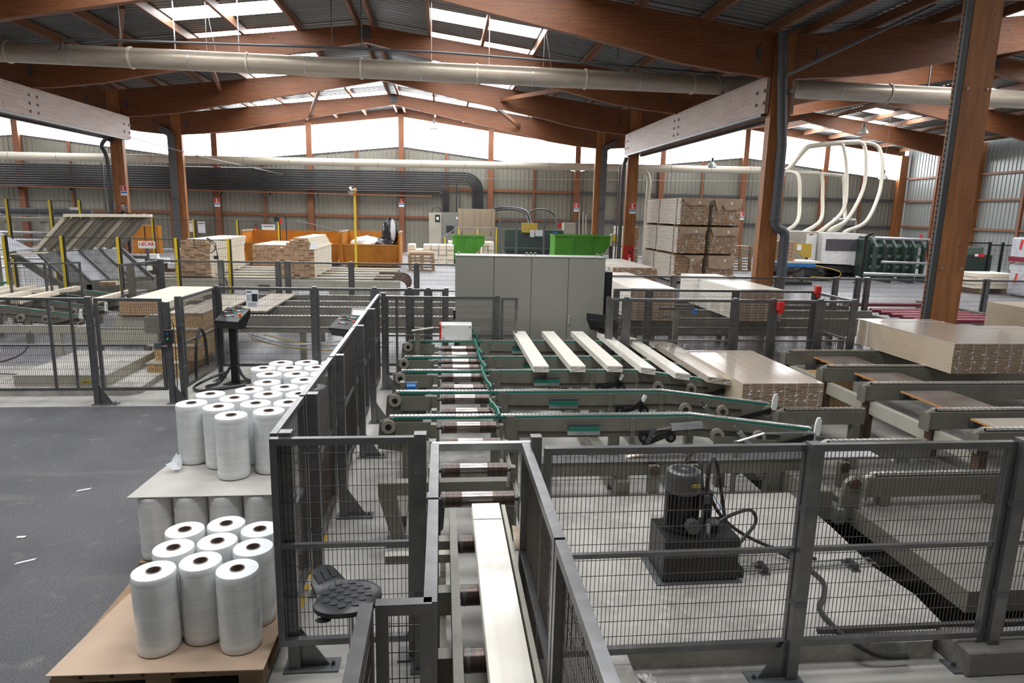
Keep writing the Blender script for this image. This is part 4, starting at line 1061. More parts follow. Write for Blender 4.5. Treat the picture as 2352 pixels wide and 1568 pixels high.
# ---------------------------------------------------------------- text helper
def text(parent, s, size, loc, rot, m, name='lettering', bold=.0):
    c = bpy.data.curves.new(name, 'FONT'); c.body = s; c.size = size; c.align_x = 'CENTER'; c.align_y = 'CENTER'; c.extrude = .001; c.offset = bold
    c.materials.append(MATS[m])
    tmp = bpy.data.objects.new('tmp_text', c); COL.objects.link(tmp)
    bpy.context.view_layer.update()
    me = bpy.data.meshes.new_from_object(tmp.evaluated_get(bpy.context.evaluated_depsgraph_get()))
    bpy.data.objects.remove(tmp); me.name = name
    if not me.materials: me.materials.append(MATS[m])
    o = bpy.data.objects.new(name, me); COL.objects.link(o)
    if parent is not None:
        px, py, pz = LOCS.get(parent.name, (0,0,0)); o.parent = parent; o.location = (loc[0]-px, loc[1]-py, loc[2]-pz)
    else: o.location = loc
    o.rotation_euler = rot
    return o
FACE = (PI/2, 0, 0)
# ---------------------------------------------------------------- tall grey control cabinet
cbt = thing('control_cabinet', 'tall pale grey control cabinet with four doors', 'cabinet', (1.47, 11.25, 0))
build(MB().box(.235, 2.72, 11.02, 11.5, .1, 2.05), 'body', 'cabinet_grey', cbt)
build(MB().box(.26, 2.70, 11.06, 11.48, 0, .1), 'plinth', 'steel_dark', cbt)
dw = (2.72-.235)/4
for i in range(4):
    x0 = .235 + i*dw
    d = build(MB().box(x0+.006, x0+dw-.006, 10.995, 11.02, .12, 2.045), 'door', 'cabinet_grey', cbt, bevel=.003)
    if i in (1, 3) or i == 2:
        hx = x0+dw-.05 if i != 3 else x0 + .03
        if i == 3: build(MB().box(hx-.018, hx+.018, 10.98, 10.995, .93, 1.08), 'handle', 'galvanised', d, bevel=.004)
build(MB().box(.225, 2.73, 10.99, 11.51, 2.05, 2.065), 'top_cover', 'cabinet_grey', cbt)
for x in (.28, 1.40, 1.47, 1.54, 2.60, 2.68):
    build(MB().tube([(x+.022*math.cos(a), 11.1, 2.10+.022*math.sin(a)) for a in [k*PI/5 for k in range(11)]], .006, 6), 'lifting_eye', 'galvanised', cbt)
build(MB().box(2.735, 2.86, 11.05, 11.45, 0, 1.82), 'side_unit', 'black_paint', cbt)
build(MB().box(.19, .235, 11.1, 11.2, 1.0, 1.15), 'connector', 'black_plastic', cbt)
# ---------------------------------------------------------------- control desks
def control_desk(x, y, label, rz=0.0, tilt=.5, post=True, big=True):
    """Console with a sloping button panel on a post; x,y is the post foot."""
    t = thing('control_desk', label, 'control desk', (x, y, 0))
    R = Matrix.Translation((x, y, 1.02)) @ Matrix.Rotation(rz, 4, 'Z')
    w, d = .21, .17
    prof = [(-d,-.02),(-d,.0),(d,.17),(d,.06),(.02,-.13),(-.09,-.13)]
    box = build(MB().prism([(p, q) for (p, q) in prof], 'x', -w, w).xform(R), 'console', 'black_paint', t, bevel=.006)
    sl = math.atan2(.17, 2*d); T = R @ Matrix.Translation((0,0,.085)) @ Matrix.Rotation(sl, 4, 'X')
    cols = ['red_paint','green_led','text_white','black_plastic','red_paint','green_led','black_plastic','text_white']
    for r_, (yy, n) in enumerate(((.10, 8), (.045, 6), (-.05, 5))):
        for k in range(n):
            xx = -.15 + k*.037 + (0 if r_ < 2 else .05)
            build(MB().cyl((xx,yy,0), (xx,yy,.014), .011, 10).xform(T), 'button', cols[(k*3+r_*2) % 8], box)
    build(MB().cyl((.155,-.02,0), (.155,-.02,.004), .032, 16).xform(T), 'emergency_ring', 'yellow_paint', box)
    build(MB().cyl((.155,-.02,.004), (.155,-.02,.035), .022, 14).xform(T), 'emergency_button', 'red_paint', box)
    build(MB().tube(smooth_path([tuple(R @ Vector(p)) for p in ((.12,.0,-.05),(.17,-.06,-.09),(.15,-.05,-.16),(.07,.02,-.18))]), .009, 6), 'cable', 'galvanised', box)
    if post:
        build(MB().box(x-.055, x+.055, y-.05, y+.05, .012, .92), 'post', 'black_paint', t)
        build(MB().prism([(x-.16,y-.14),(x+.10,y-.14),(x+.26,y-.02),(x+.26,y+.14),(x-.1,y+.14)], 'z', 0, .012), 'base_plate', 'black_paint', t)
    return t
control_desk(-3.26, 10.78, 'black control desk with rows of coloured buttons on a post', rz=-.35)
control_desk(-1.42, 10.15, 'black control console partly hidden behind the fence beside the film rolls', rz=-.5)
control_desk(2.62, 10.62, 'black control console turned away in front of the tall cabinet', rz=2.4)
gb = thing('grey_case', 'slanted light grey case beside the half-hidden console', 'case', (-1.2, 10.4, 0))
build(MB().prism([(10.15,.9),(10.6,.9),(10.6,1.24),(10.5,1.26),(10.15,1.06)], 'x', -1.38, -1.1), 'cover', 'cabinet_grey', gb)
build(MB().box(-1.3, -1.2, 10.3, 10.4, 0, .9), 'stand', 'steel_grey', gb)
build(MB().face((-1.36,10.16,1.068),(-1.12,10.16,1.068),(-1.12,10.45,1.232),(-1.36,10.45,1.232)), 'document', 'paper', gb)
for i, pts in enumerate(([(-3.3,10.72,.3),(-3.45,10.62,.06),(-3.6,10.45,.03),(-3.45,10.3,.03),(-3.2,10.5,.03)], [(-3.22,10.75,.3),(-3.1,10.7,.1),(-2.9,10.75,.03),(-2.85,10.95,.03),(-3.0,11.0,.2)], [(-3.35,10.74,.2),(-3.6,10.6,.12),(-3.75,10.35,.05),(-3.6,10.2,.03),(-3.3,10.35,.03),(-3.05,10.55,.03)])):
    tag(build(MB().tube(smooth_path(pts), .022, 8), 'cable', 'cable_black', smooth=True), 'thick black cable curling round the foot of the control desk, %s' % ('front loop','right loop','outer left loop')[i], 'cable')
ps = thing('notice', 'printed notice with a small picture hung on the fence behind the control desk', 'notice', (-3.02, 11.04, 1.32))
build(MB().box(-3.11, -2.92, 11.035, 11.04, 1.18, 1.46), 'sheet', 'paper', ps)
build(MB().box(-3.02, -2.93, 11.031, 11.035, 1.28, 1.40), 'picture', 'dark_screen', ps)
ln = MB()
for k in range(6): ln.box(-3.10, -3.03, 11.032, 11.034, 1.29+k*.018, 1.294+k*.018)
for k in range(4): ln.box(-3.09, -2.95, 11.032, 11.034, 1.20+k*.018, 1.204+k*.018)
ln.box(-3.10, -3.02, 11.032, 11.034, 1.42, 1.44)
build(ln, 'print', 'pipe_grey', ps, kind='stuff')
for k, (x0, x1, z) in enumerate(((-3.15,-1.6,.62),(-3.1,-1.5,.56),(-2.9,-.8,.60),(-3.1,-.9,.52))):
    pts = [(x0,11.14,z+.12),(x0+(x1-x0)*.3,11.15,z-.03),(x0+(x1-x0)*.6,11.14,z-.06),(x1,11.14,z)]
    tag(build(MB().tube(smooth_path(pts), .010, 6), 'cable', 'galvanised' if k < 2 else 'yellow_guard', smooth=True), '%s cable slung behind the mesh fence by the control desk, %s' % (('grey','grey','yellowish','yellowish')[k], ('upper','lower','upper','lower')[k]), 'cable')
# ---------------------------------------------------------------- long chain rails behind
for i, y in enumerate((12.3, 13.43, 14.28, 15.3)):
    t = chain_rail(-5.2, 9.2, y, .85, 'long chain rail crossing the hall behind the cabinet, %s from the viewer' % ORD[i], h=.30, legs=(-4.6,-2.5,-.4,1.8,4.0,6.2,8.6), w=.12, nose=False, name='long_chain_rail')
# boards lying on their left end
for i, (x0, x1, y0, y1, z, lab) in enumerate(((-4.7,-3.95,12.4,14.9,.86,'grey boards lying on the chain rails left of the desk, near layer'),(-3.75,-3.2,12.6,15.2,.86,'grey boards lying on the chain rails behind the notice'))):
    t = thing('board_layer', lab, 'boards', ((x0+x1)/2,(y0+y1)/2,z))
    n = 4; w = (x1-x0)/n
    for k in range(n): build(MB().box(x0+k*w, x0+(k+1)*w-.006, y0+.02*(k%2), y1, z, z+.03), 'board', 'pine_grey', t)
# packs on the right part of the rails
board_pack(3.45, 11.95, .858, 6, 12, .142, .05, 3.3, 'board_pack', 'striped wrapped board pack right of the tall cabinet', 'wrapped_light', 'wrapped_light', 'wrapped_end', wrap=False)
board_pack(5.55, 11.95, .858, 6, 12, .142, .05, 3.2, 'board_pack', 'wrapped board pack in front of the second right column', 'wrapped_light', 'wrapped_light', 'wrapped_end', wrap=False)
# photo-eye stand before them
pe = thing('sensor_stand', 'grey stand with a black bar and small sensors before the wrapped packs', 'stand', (3.85, 10.6, 0))
build(MB().box(3.81, 3.89, 10.56, 10.64, 0, 1.26), 'post', 'machine_grey', pe)
build(MB().box(3.55, 4.15, 10.585, 10.615, 1.26, 1.285), 'bar', 'black_paint', pe)
build(MB().box(4.12, 4.2, 10.55, 10.62, 1.2, 1.27), 'sensor', 'blue_paint', pe)
build(MB().box(3.6, 3.75, 10.56, 10.64, 1.13, 1.16), 'tray', 'steel_grey', pe)
# ---------------------------------------------------------------- left lifting platform and chipboard steps
o = build(MB().prism([(-8.5,10.06),(-4.62,10.06),(-4.45,10.2),(-4.5,11.0),(-4.5,11.6),(-8.5,11.6)], 'z', 0, .09), 'floor_base', 'slab_concrete'); o['kind'] = 'structure'; o['label'] = 'raised concrete base of the left lifting platform'; o['category'] = 'floor'
lp = thing('lifting_slab', 'pale lifting platform marked with its load limit at the left', 'platform', (-5.6, 11.1, .1))
build(MB().box(-6.25, -4.97, 10.28, 12.05, .1, .26), 'slab', 'slab_concrete', lp, bevel=.008)
build(MB().box(-6.25, -4.97, 10.262, 10.278, .09, .26), 'edge_angle', 'machine_beige', lp)
build(MB().box(-4.968, -4.952, 10.26, 12.05, .09, .26), 'edge_angle', 'machine_beige', lp)
build(MB().box(-5.32, -5.08, 10.258, 10.262, .13, .185), 'load_plate', 'yellow_paint', lp)
text(lp, 'MAX 4000', .05, (-5.2, 10.2565, .157), FACE, 'text_black')
for i in range(4):
    t = thing('chipboard_step', 'chipboard step box beside the gate, %s from the bottom' % ORD[i], 'step', (-4.4, 11.4, i*.25))
    y0 = 11.12 + i*.16; x0 = -4.74 + .07*i
    build(MB().box(x0, -3.98 if i > 0 else -4.2, y0, 12.6, i*.25, i*.25+.225), 'box', 'osb', t)
    build(MB().box(x0-.015, -3.97 if i > 0 else -4.19, y0-.015, 12.6, i*.25+.225, i*.25+.249), 'tread', 'pine_grey', t)
chain_rail(-6.2, -5.0, 12.3, .62, 'short chain rail behind the left lifting platform, nearer one', h=.3, legs=(-6.0,-5.2), nose=True, m='machine_beige')
chain_rail(-6.3, -5.2, 15.6, .66, 'short chain rail under the far end of the low timber pack', h=.3, legs=(-6.1,-5.4), nose=True, m='machine_beige')
chain_rail(-6.3, -5.3, 13.56, .66, 'short chain rail behind the left lifting platform, farther one', h=.3, legs=(-6.1,-5.4), nose=True, m='machine_beige')
board_pack(-6.15, 13.45, .66, 9, 5, .10, .055, 2.6, 'board_pack', 'low pack of bright timber behind the gate at the left', 'pine', 'pine', 'pine_end', wrap=False)
# left transfer rails: the same make as those in the centre
src = [o for o in COL.objects if o.name.startswith('belt_rail') and o.parent is None]
for i, y in enumerate((13.7, 14.7, 15.6, 16.4)):
    dup(src[2], (1.6-10.85, y, 0), 'belt rail of the left transfer conveyor, %s from the viewer' % ORD[i])
for i, (x, y0, y1) in enumerate(((-9.75,13.9,16.2),(-9.3,13.9,16.2),(-8.85,13.9,16.2),(-8.35,13.9,16.2),(-7.35,14.6,16.5))):
    z = .81 if i < 4 else .70
    t = thing('timber', 'pale timber lying on the left transfer rails, %s from the left' % ORD[i], 'timber', (x,(y0+y1)/2,z))
    build(MB().box(x, x+.17, y0, y1, z, z+.045), 'board', 'pine', t); build(MB().box(x+.01, x+.16, y0-.02, y1+.02, z+.046, z+.09), 'board', 'pine', t)
lb = thing('support_frame', 'beige beam frame below the left transfer rails', 'frame', (-7.4, 12.9, 0))
build(MB().box(-9.6, -6.6, 12.85, 12.95, .42, .55), 'beam', 'machine_beige', lb)
build(MB().box(-6.6, -6.45, 12.75, 13.05, .28, .55), 'end_block', 'machine_beige', lb)
for x in (-8.8, -7.0): build(MB().box(x-.06, x+.06, 12.85, 12.95, 0, .42), 'leg', 'machine_beige', lb)
tag(build(MB().tube(smooth_path([(-7.3,12.6,.5),(-7.25,12.3,.2),(-7.4,11.9,.10),(-7.8,11.7,.10),(-8.4,11.75,.10)]), .015, 8), 'hose', 'black_rubber', smooth=True), 'black hose hanging below the left transfer rails', 'hose')
tag(build(MB().tube([(-7.6,10.95,.11),(-6.9,10.98,.11),(-6.55,10.95,.11)], .010, 8), 'steel_pipe', 'steel_grey'), 'thin steel pipe on the concrete beside the left platform', 'pipe')
wbx = thing('end_box', 'white metal box with red corner lamps at the left edge', 'box', (-10.2, 16.2, 0))
build(MB().box(-10.6, -10.02, 16.0, 16.2, .95, 1.32), 'cover', 'white_paint', wbx, bevel=.01)
build(MB().box(-10.02, -9.96, 16.0, 16.2, 1.12, 1.30), 'red_side', 'red_paint', wbx)
build(MB().box(-10.4, -10.2, 16.05, 16.15, 0, .95), 'stand', 'machine_grey', wbx)
build(MB().cyl((-10.2,15.98,.95), (-10.2,16.2,.95), .16, 18), 'drive_wheel', 'steel_dark', wbx, smooth=True)
# ---------------------------------------------------------------- tilting stacker at the left
tm = thing('tilting_stacker', 'tilting stacker with a ribbed tray raised over sloping panels', 'machine', (-9.2, 18.8, 0))
LO = Vector((-10.2, 18.3, 1.55)); UP = Vector((.80, .0, .86)); AL = Vector((1.75, .35, .06))
tray = build(MB().bar(LO+AL*.5+UP*.02, LO+AL*.5+UP*1.0, 1.85, .03, up=AL.cross(UP)), 'tray', 'pine_grey', tm) if False else None
for i in range(9):
    b = LO + AL*(i/8)
    m = MB().bar(b, b+UP, .16, .035, up=(0,1,.2))
    build(m, 'tray_board', 'pine_grey' if i % 3 else 'pine', tm)
    build(MB().bar(b+Vector((.07,-.06,0)), b+UP+Vector((.07,-.06,0)), .03, .10, up=(0,1,.2)), 'tray_rib', 'machine_grey', tm)
build(MB().bar(LO+UP+Vector((-.05,-.05,.03)), LO+UP+AL+Vector((.15,-.05,.0)), .22, .07), 'top_plank', 'pine', tm)
build(MB().bar(LO+Vector((-.1,-.06,-.03)), LO+AL+Vector((.1,-.06,-.03)), .10, .06), 'hinge_beam', 'galvanised', tm)
B0 = Vector((-10.1, 18.1, 1.48)); DN = Vector((.78, -.15, -.74)); AC = Vector((1.85, .3, .15))
for i in range(4):
    a = B0 + AC*(i/4); b = B0 + AC*((i+.94)/4)
    build(MB().face(a, b, b+DN, a+DN), 'slope_panel', 'galvanised' if i != 1 else 'silver_wrap', tm)
    build(MB().bar(a+Vector((0,-.03,.03)), a+DN+Vector((0,-.03,.03)), .05, .05), 'slope_rib', 'steel_grey', tm)
build(MB().bar(B0+DN, B0+DN+AC, .06, .10), 'front_beam', 'machine_grey', tm)
build(MB().bar(B0+AC, B0+AC+DN*1.05, .06, .10), 'side_beam', 'steel_grey', tm)
build(MB().bar(B0+Vector((-.75,0,.1)), B0+DN*1.15+Vector((-.1,0,-.1)), .08, .16), 'side_beam', 'machine_grey', tm)
build(MB().box(-9.6, -8.35, 18.6, 19.4, .45, .72), 'base_frame', 'machine_beige', tm)
for x in (-9.9, -9.2, -8.45): build(MB().box(x-.07, x+.07, 18.6, 18.8, 0, 1.0 if x < -9 else .5), 'leg', 'machine_grey', tm)
pn = thing('tilted_panel', 'shiny tilted metal panel with a white board at the left edge', 'machine', (-11.2, 18.2, 0))
build(MB().bar((-11.5,18.2,2.1), (-10.55,18.2,1.55), .9, .03), 'panel', 'silver_wrap', pn)
build(MB().bar((-11.6,17.8,1.42), (-9.75,17.8,1.53), .25, .03), 'white_board', 'pine', pn)
build(MB().box(-11.3, -11.1, 18.1, 18.3, 0, 1.75), 'stand', 'machine_grey', pn)
sg_ = thing('maker_sign', 'small white sign with red LECAB lettering', 'sign', (-8.25, 20.0, 1.4))
build(MB().box(-8.48, -8.03, 19.99, 20.0, 1.54, 1.74), 'board', 'paper', sg_)
text(sg_, 'LECAB', .135, (-8.255, 19.986, 1.66), FACE, 'text_red', bold=.003)
build(MB().box(-8.28, -8.22, 20.0, 20.04, 0, 1.7), 'post', 'steel_grey', sg_)
for i, (x, z, w) in enumerate(((-8.62,1.32,.25),(-8.35,1.2,.28),(-8.1,1.05,.32))):
    b = thing('paper_stack', 'bundle of white papers on the steps by the sign, %s' % ('topmost','middle','lowest')[i], 'papers', (x, 21, z-.15))
    for k in range(3): build(MB().box(x-.02*k, x+w, 20.9, 21.1, z-.15+k*.05, z-.105+k*.05), 'paper_pack', 'paper', b)
    build(MB().box(x+.02, x+w-.02, 20.9, 21.3, 0, z-.15), 'shelf_block', 'rusty_steel', b)
# yellow light-barrier posts with dark mesh
def yellow_post(x, y, h, label):
    t = thing('yellow_post', label, 'post', (x, y, 0))
    build(MB().box(x-.045, x+.02, y-.04, y+.04, 0, h), 'upright', 'yellow_paint', t)
    build(MB().box(x+.02, x+.045, y-.04, y+.04, 0, h), 'dark_strip', 'black_paint', t)
    return t
YP = [-10.18, -8.91, -7.65, -6.33, -5.12]
for i, x in enumerate(YP): yellow_post(x, 17.0, 1.98, 'yellow and black fence post in front of the lumber line, %s from the left' % ORD[i])
def thin_mesh(x0, x1, y, z0, z1, label):
    m = MB(); x = x0
    while x < x1: m.bar((x,y,z0), (x,y,z1), .003, .003); x += .05
    z = z0
    while z <= z1+.01: m.bar((x0,y,z), (x1,y,z), .004, .004); z += .2
    m.bar((x0,y,z1), (x1,y,z1), .02, .02)
    t = thing('mesh_fence', label, 'fence', ((x0+x1)/2, y, z0)); build(m, 'wire_mesh', 'steel_dark', t, kind='stuff')
for i in range(4): thin_mesh(YP[i]+.06, YP[i+1]-.06, 17.0, .15, 1.95, 'fine dark mesh between yellow posts before the lumber line, %s from the left' % ORD[i])
YQ = [-11.27, -9.72, -8.06, -6.47]
for i, x in enumerate(YQ): yellow_post(x, 28.0, 2.2, 'yellow fence post far behind the lumber stacks, %s from the left' % ORD[i])
for i in range(3): thin_mesh(YQ[i]+.06, YQ[i+1]-.06, 28.0, .15, 2.18, 'fine mesh far behind the lumber stacks, %s from the left' % ORD[i])
YR = [-12.98, -11.76, -10.92]
for i, x in enumerate(YR): yellow_post(x, 22.0, 2.83, 'tall yellow post beside the far roller rack, %s from the left' % ORD[i])
for i in range(2): thin_mesh(YR[i]+.06, YR[i+1]-.06, 22.0, .15, 2.8, 'fine mesh beside the far roller rack, %s from the left' % ORD[i])
sl = thing('work_lamp', 'black work lamp and red box on top of the last far yellow post', 'lamp', (-6.47, 28.0, 2.2))
build(MB().box(-6.62, -6.44, 27.9, 28.02, 2.2, 2.38), 'housing', 'black_plastic', sl); build(MB().box(-6.42, -6.34, 27.92, 28.0, 2.14, 2.32), 'red_box', 'red_paint', sl)
build(MB().tube(smooth_path([(-6.55,27.95,2.38),(-6.4,27.95,2.5),(-6.2,27.95,2.4),(-6.18,27.95,1.6),(-6.18,27.95,.9)]), .02, 6), 'cable', 'cable_black', sl)
ch = thing('curled_cable', 'black cable looped over the yellow post by the first lumber stack', 'cable', (-5.12, 16.9, 1.9))
build(MB().tube(smooth_path([(-5.9,16.9,1.98),(-5.85,16.9,1.75),(-5.5,16.9,1.66),(-5.4,16.9,1.85),(-5.6,16.9,2.0),(-5.4,16.9,1.75),(-5.35,16.9,1.3),(-5.2,16.9,.95),(-5.16,16.9,.5)]), .012, 6), 'cable', 'cable_black', ch)
build(MB().box(-5.45, -5.36, 16.87, 16.93, 1.5, 1.58), 'clip', 'black_plastic', ch)
# ---------------------------------------------------------------- lumber line: table and two stacks of sawn timber
lt = thing('lumber_table', 'cream outfeed table carrying the two lumber stacks', 'conveyor', (-4.5, 21, 0))
build(MB().box(-8.2, -1.3, 19.0, 19.14, .50, .80), 'front_beam', 'machine_beige', lt)
for y in (19.5, 20.3, 21.1, 21.9, 22.7):
    build(MB().box(-8.0, -1.4, y-.06, y+.06, .70, .84), 'slat', 'pine', lt)
    build(MB().box(-8.0, -1.4, y-.09, y-.065, .64, .80), 'slat_edge', 'steel_grey', lt)
for i, y in enumerate((19.2, 19.8, 20.4, 21.0)):
    pts = [(-1.9,.83),(-1.2,.83)] + arc(-1.2, .58, .25, 90, -60, 8)
    build(MB().tube([(x,y,z) for (x,z) in pts], .035, 8), 'chain_loop', 'rusty_steel', lt, smooth=True)
build(MB().box(-2.9, -1.15, 18.94, 18.998, .30, .79), 'end_frame', 'machine_beige', lt)
for x in (-7.8, -6.0, -4.6, -3.0, -1.6): build(MB().box(x-.12, x+.12, 19.0, 19.2, 0, .5), 'leg', 'machine_beige', lt)
for x in (-7.2, -5.3, -3.6): build(MB().cyl((x,18.98,.3), (x,19.1,.3), .13, 16), 'drive_wheel', 'steel_dark', lt, smooth=True)
build(MB().box(-5.0, -4.7, 18.95, 19.0, .48, .66), 'motor_cover', 'steel_dark', lt)
def lumber_stack(x0, y0, z0, rows_, tw, th, L, label, seed):
    """Sawn timbers lying along Y; rows_ = number of timbers and x shift for each layer."""
    t = thing('lumber_stack', label, 'timber', (x0+.5, y0+L/2, z0)); rnd = random.Random(seed)
    m = MB().box(.003, tw-.004, 0, L, .002, th-.003)
    me_ = bpy.data.meshes.new('timber'); me_.from_pydata(m.v, [], m.f); me_.materials.append(MATS['pine']); me_.materials.append(MATS['pine_end'])
    me_.polygons[2].material_index = 1; me_.polygons[4].material_index = 1
    for k, (n, sh) in enumerate(rows_):
        for i in range(n):
            o = bpy.data.objects.new('timber', me_); COL.objects.link(o); o.parent = t
            o.location = (-.5+sh+i*tw, -L/2+rnd.uniform(-.03,.03), k*th)
    return t
lumber_stack(-7.28, 19.3, .845, [(7,0)]*10 + [(7,.0),(6,.17),(6,.18),(6,.19),(6,.2)], .135, .066, 3.3, 'flat-topped stack of sawn timber on the outfeed table, left one', 5)
lumber_stack(-4.52, 19.4, .845, [(7,0)]*11 + [(7,.02),(6,.10),(5,.2),(4,.3),(3,.40)], .138, .068, 3.0, 'rounded stack of sawn timber on the outfeed table, right one', 9)
tgk = thing('timber_tag', 'white paper tag on the end of the right lumber stack', 'tag', (-3.6, 19.35, 1.7)); build(MB().face((-3.68,19.33,1.62),(-3.5,19.32,1.62),(-3.45,19.33,1.84),(-3.62,19.34,1.80)), 'sheet', 'paper', tgk)
lumber_stack(-6.6, 24.5, 0, [(8,0)]*22, .13, .066, 3.0, 'distant dark-ended timber stack between the two lumber stacks', 11)
lumber_stack(-8.6, 17.9, .72, [(3,0)]*2, .13, .05, 2.2, 'few loose boards beside the left lumber stack', 12)
st2 = thing('sensor_stand', 'grey post with a crossbar and camera before the left lumber stack', 'stand', (-7.0, 16.0, 0))
build(MB().box(-7.06, -6.94, 15.95, 16.05, 0, 1.42), 'post', 'machine_grey', st2); build(MB().box(-7.3, -6.45, 15.97, 16.02, 1.4, 1.43), 'bar', 'steel_dark', st2)
build(MB().box(-6.62, -6.52, 15.92, 16.0, 1.3, 1.4), 'camera', 'white_plastic', st2)
# ---------------------------------------------------------------- operator behind the stacker
def capsule_body(name, chain, parent, m):
    """One continuous skin grown along connected joints: chain = list of (co, radius, parent index)."""
    me = bpy.data.meshes.new(name); ox, oy, oz = LOCS[parent.name]
    me.from_pydata([(c[0]-ox, c[1]-oy, c[2]-oz) for (c, r, p) in chain], [(p, i) for i, (c, r, p) in enumerate(chain) if p is not None], [])
    o = bpy.data.objects.new(name, me); COL.objects.link(o); o.parent = parent
    o.modifiers.new('skin', 'SKIN'); o.modifiers.new('sub', 'SUBSURF').render_levels = 2
    for i, (c, r, p) in enumerate(chain): me.skin_vertices[0].data[i].radius = r if isinstance(r, tuple) else (r, r)
    me.skin_vertices[0].data[0].use_root = True
    me.materials.append(MATS[m]); o.data.materials[0] = MATS[m]
    return o
px, py, pz = -11.0, 25.0, 1.0
plat = thing('operator_platform', 'steel platform behind the stacker where the operator stands', 'platform', (px, py, 0))
build(MB().box(px-.9, px+.9, py-.5, py+.5, .9, 1.0), 'deck', 'steel_grey', plat)
for (dx, dy) in ((-.8,-.4),(.8,-.4),(-.8,.4),(.8,.4)): build(MB().box(px+dx-.04, px+dx+.04, py+dy-.04, py+dy+.04, 0, .9), 'leg', 'steel_grey', plat)
pe_ = thing('person', 'worker in dark clothing with ear defenders behind the raised tray', 'person', (px, py, pz))
J = [((px,py,pz+.92),(.15,.12),None), ((px,py,pz+1.12),(.15,.11),0), ((px,py,pz+1.32),(.17,.12),1), ((px,py-.01,pz+1.47),(.07,.07),2), ((px,py-.02,pz+1.53),(.055,.055),3),
     ((px-.19,py,pz+1.40),(.065,.065),2), ((px-.27,py-.05,pz+1.12),(.05,.05),5), ((px-.20,py-.28,pz+1.02),(.04,.04),6), ((px-.17,py-.36,pz+1.02),(.035,.02),7),
     ((px+.19,py,pz+1.40),(.065,.065),2), ((px+.28,py-.05,pz+1.12),(.05,.05),9), ((px+.22,py-.28,pz+1.02),(.04,.04),10), ((px+.19,py-.36,pz+1.02),(.035,.02),11),
     ((px-.10,py,pz+.80),(.09,.09),0), ((px-.11,py-.02,pz+.46),(.065,.065),13), ((px-.11,py,pz+.08),(.045,.045),14), ((px-.11,py-.14,pz+.04),(.04,.03),15),
     ((px+.10,py,pz+.80),(.09,.09),0), ((px+.11,py-.02,pz+.46),(.065,.065),17), ((px+.11,py,pz+.08),(.045,.045),18), ((px+.11,py-.14,pz+.04),(.04,.03),19)]
capsule_body('body', J, pe_, 'clothing_dark')
hd = MB().lathe([(.001,-.115),(.045,-.11),(.065,-.07),(.076,-.01),(.078,.04),(.068,.085),(.04,.112),(.001,.12)], (px,py-.02,pz+1.63), 16)
head = build(hd, 'head', 'skin', pe_, smooth=True)
build(MB().lathe([(.081,.0),(.083,.045),(.072,.09),(.043,.118),(.001,.126)], (px,py-.008,pz+1.632), 16), 'hair', 'hair_dark', head, smooth=True)
build(MB().prism([(py-.095,pz+1.60),(py-.118,pz+1.605),(py-.097,pz+1.65)], 'x', px-.012, px+.012), 'nose', 'skin', head)
for s in (-1, 1):
    build(MB().cyl((px+s*.075,py-.02,pz+1.63), (px+s*.115,py-.02,pz+1.63), .042, 12), 'ear_cup', 'blue_paint', head, smooth=True)
    build(MB().box(px+s*.03-.012, px+s*.03+.012, py-.098, py-.09, pz+1.635, pz+1.645), 'eye', 'hair_dark', head)
    for f in range(4): build(MB().tube([(px+s*.18+(f-1.5)*.018,py-.38,pz+1.02),(px+s*.18+(f-1.5)*.018,py-.42,pz+1.01),(px+s*.18+(f-1.5)*.018,py-.44,pz+.98)], .008, 6), 'finger', 'skin', pe_)
    build(MB().tube([(px+s*.14,py-.36,pz+1.02),(px+s*.125,py-.40,pz+1.01)], .009, 6), 'thumb', 'skin', pe_)
build(MB().box(px-.02, px+.02, py-.096, py-.09, pz+1.575, pz+1.582), 'mouth', 'rusty_steel', head)
build(MB().tube([(px+.10*math.cos(a),py-.02,pz+1.63+.14*math.sin(a)) for a in [PI*k/10 for k in range(11)]], .010, 6), 'head_band', 'black_plastic', head)
# ---------------------------------------------------------------- far left roller rack
rk = thing('roller_rack', 'far rack with rows of blue-grey rollers behind yellow posts', 'machine', (-12.9, 24.2, 0))
build(MB().box(-14.6, -11.5, 24.0, 24.4, 2.12, 2.24), 'beam', 'machine_beige', rk)
for z in (2.32, 2.42, 2.52):
    build(MB().cyl((-14.6,24.0,z), (-11.6,24.0,z), .03, 8), 'long_tube', 'galvanised', rk, smooth=True)
for k in range(7): build(MB().cyl((-14.4+k*.42,23.95,2.44), (-14.05+k*.42,23.95,2.44), .09, 12), 'roller', 'pipe_grey', rk, smooth=True)
build(MB().box(-12.2, -11.95, 23.9, 24.0, 2.2, 2.6), 'panel', 'paper', rk)
for z in (.6, .9, 1.2, 1.5, 1.75): build(MB().cyl((-14.6,24.1,z), (-12.3,24.1,z), .05, 8), 'lower_tube', 'galvanised', rk, smooth=True)
for x in (-14.3, -13.2, -11.8): build(MB().box(x-.08, x+.08, 24.1, 24.3, 0, 2.12), 'leg', 'machine_beige', rk)
rcab = thing('machine_cabinet', 'pale machine cabinet with small buttons under the far roller rack', 'cabinet', (-12.0, 23.6, 0))
build(MB().box(-12.6, -11.6, 23.5, 23.9, .2, 2.0), 'body', 'machine_beige', rcab); build(MB().box(-12.55, -12.3, 23.48, 23.5, 1.55, 1.75), 'button_panel', 'dark_screen', rcab)
build(MB().box(-12.6, -11.6, 23.55, 23.85, 0, .2), 'plinth', 'steel_dark', rcab)
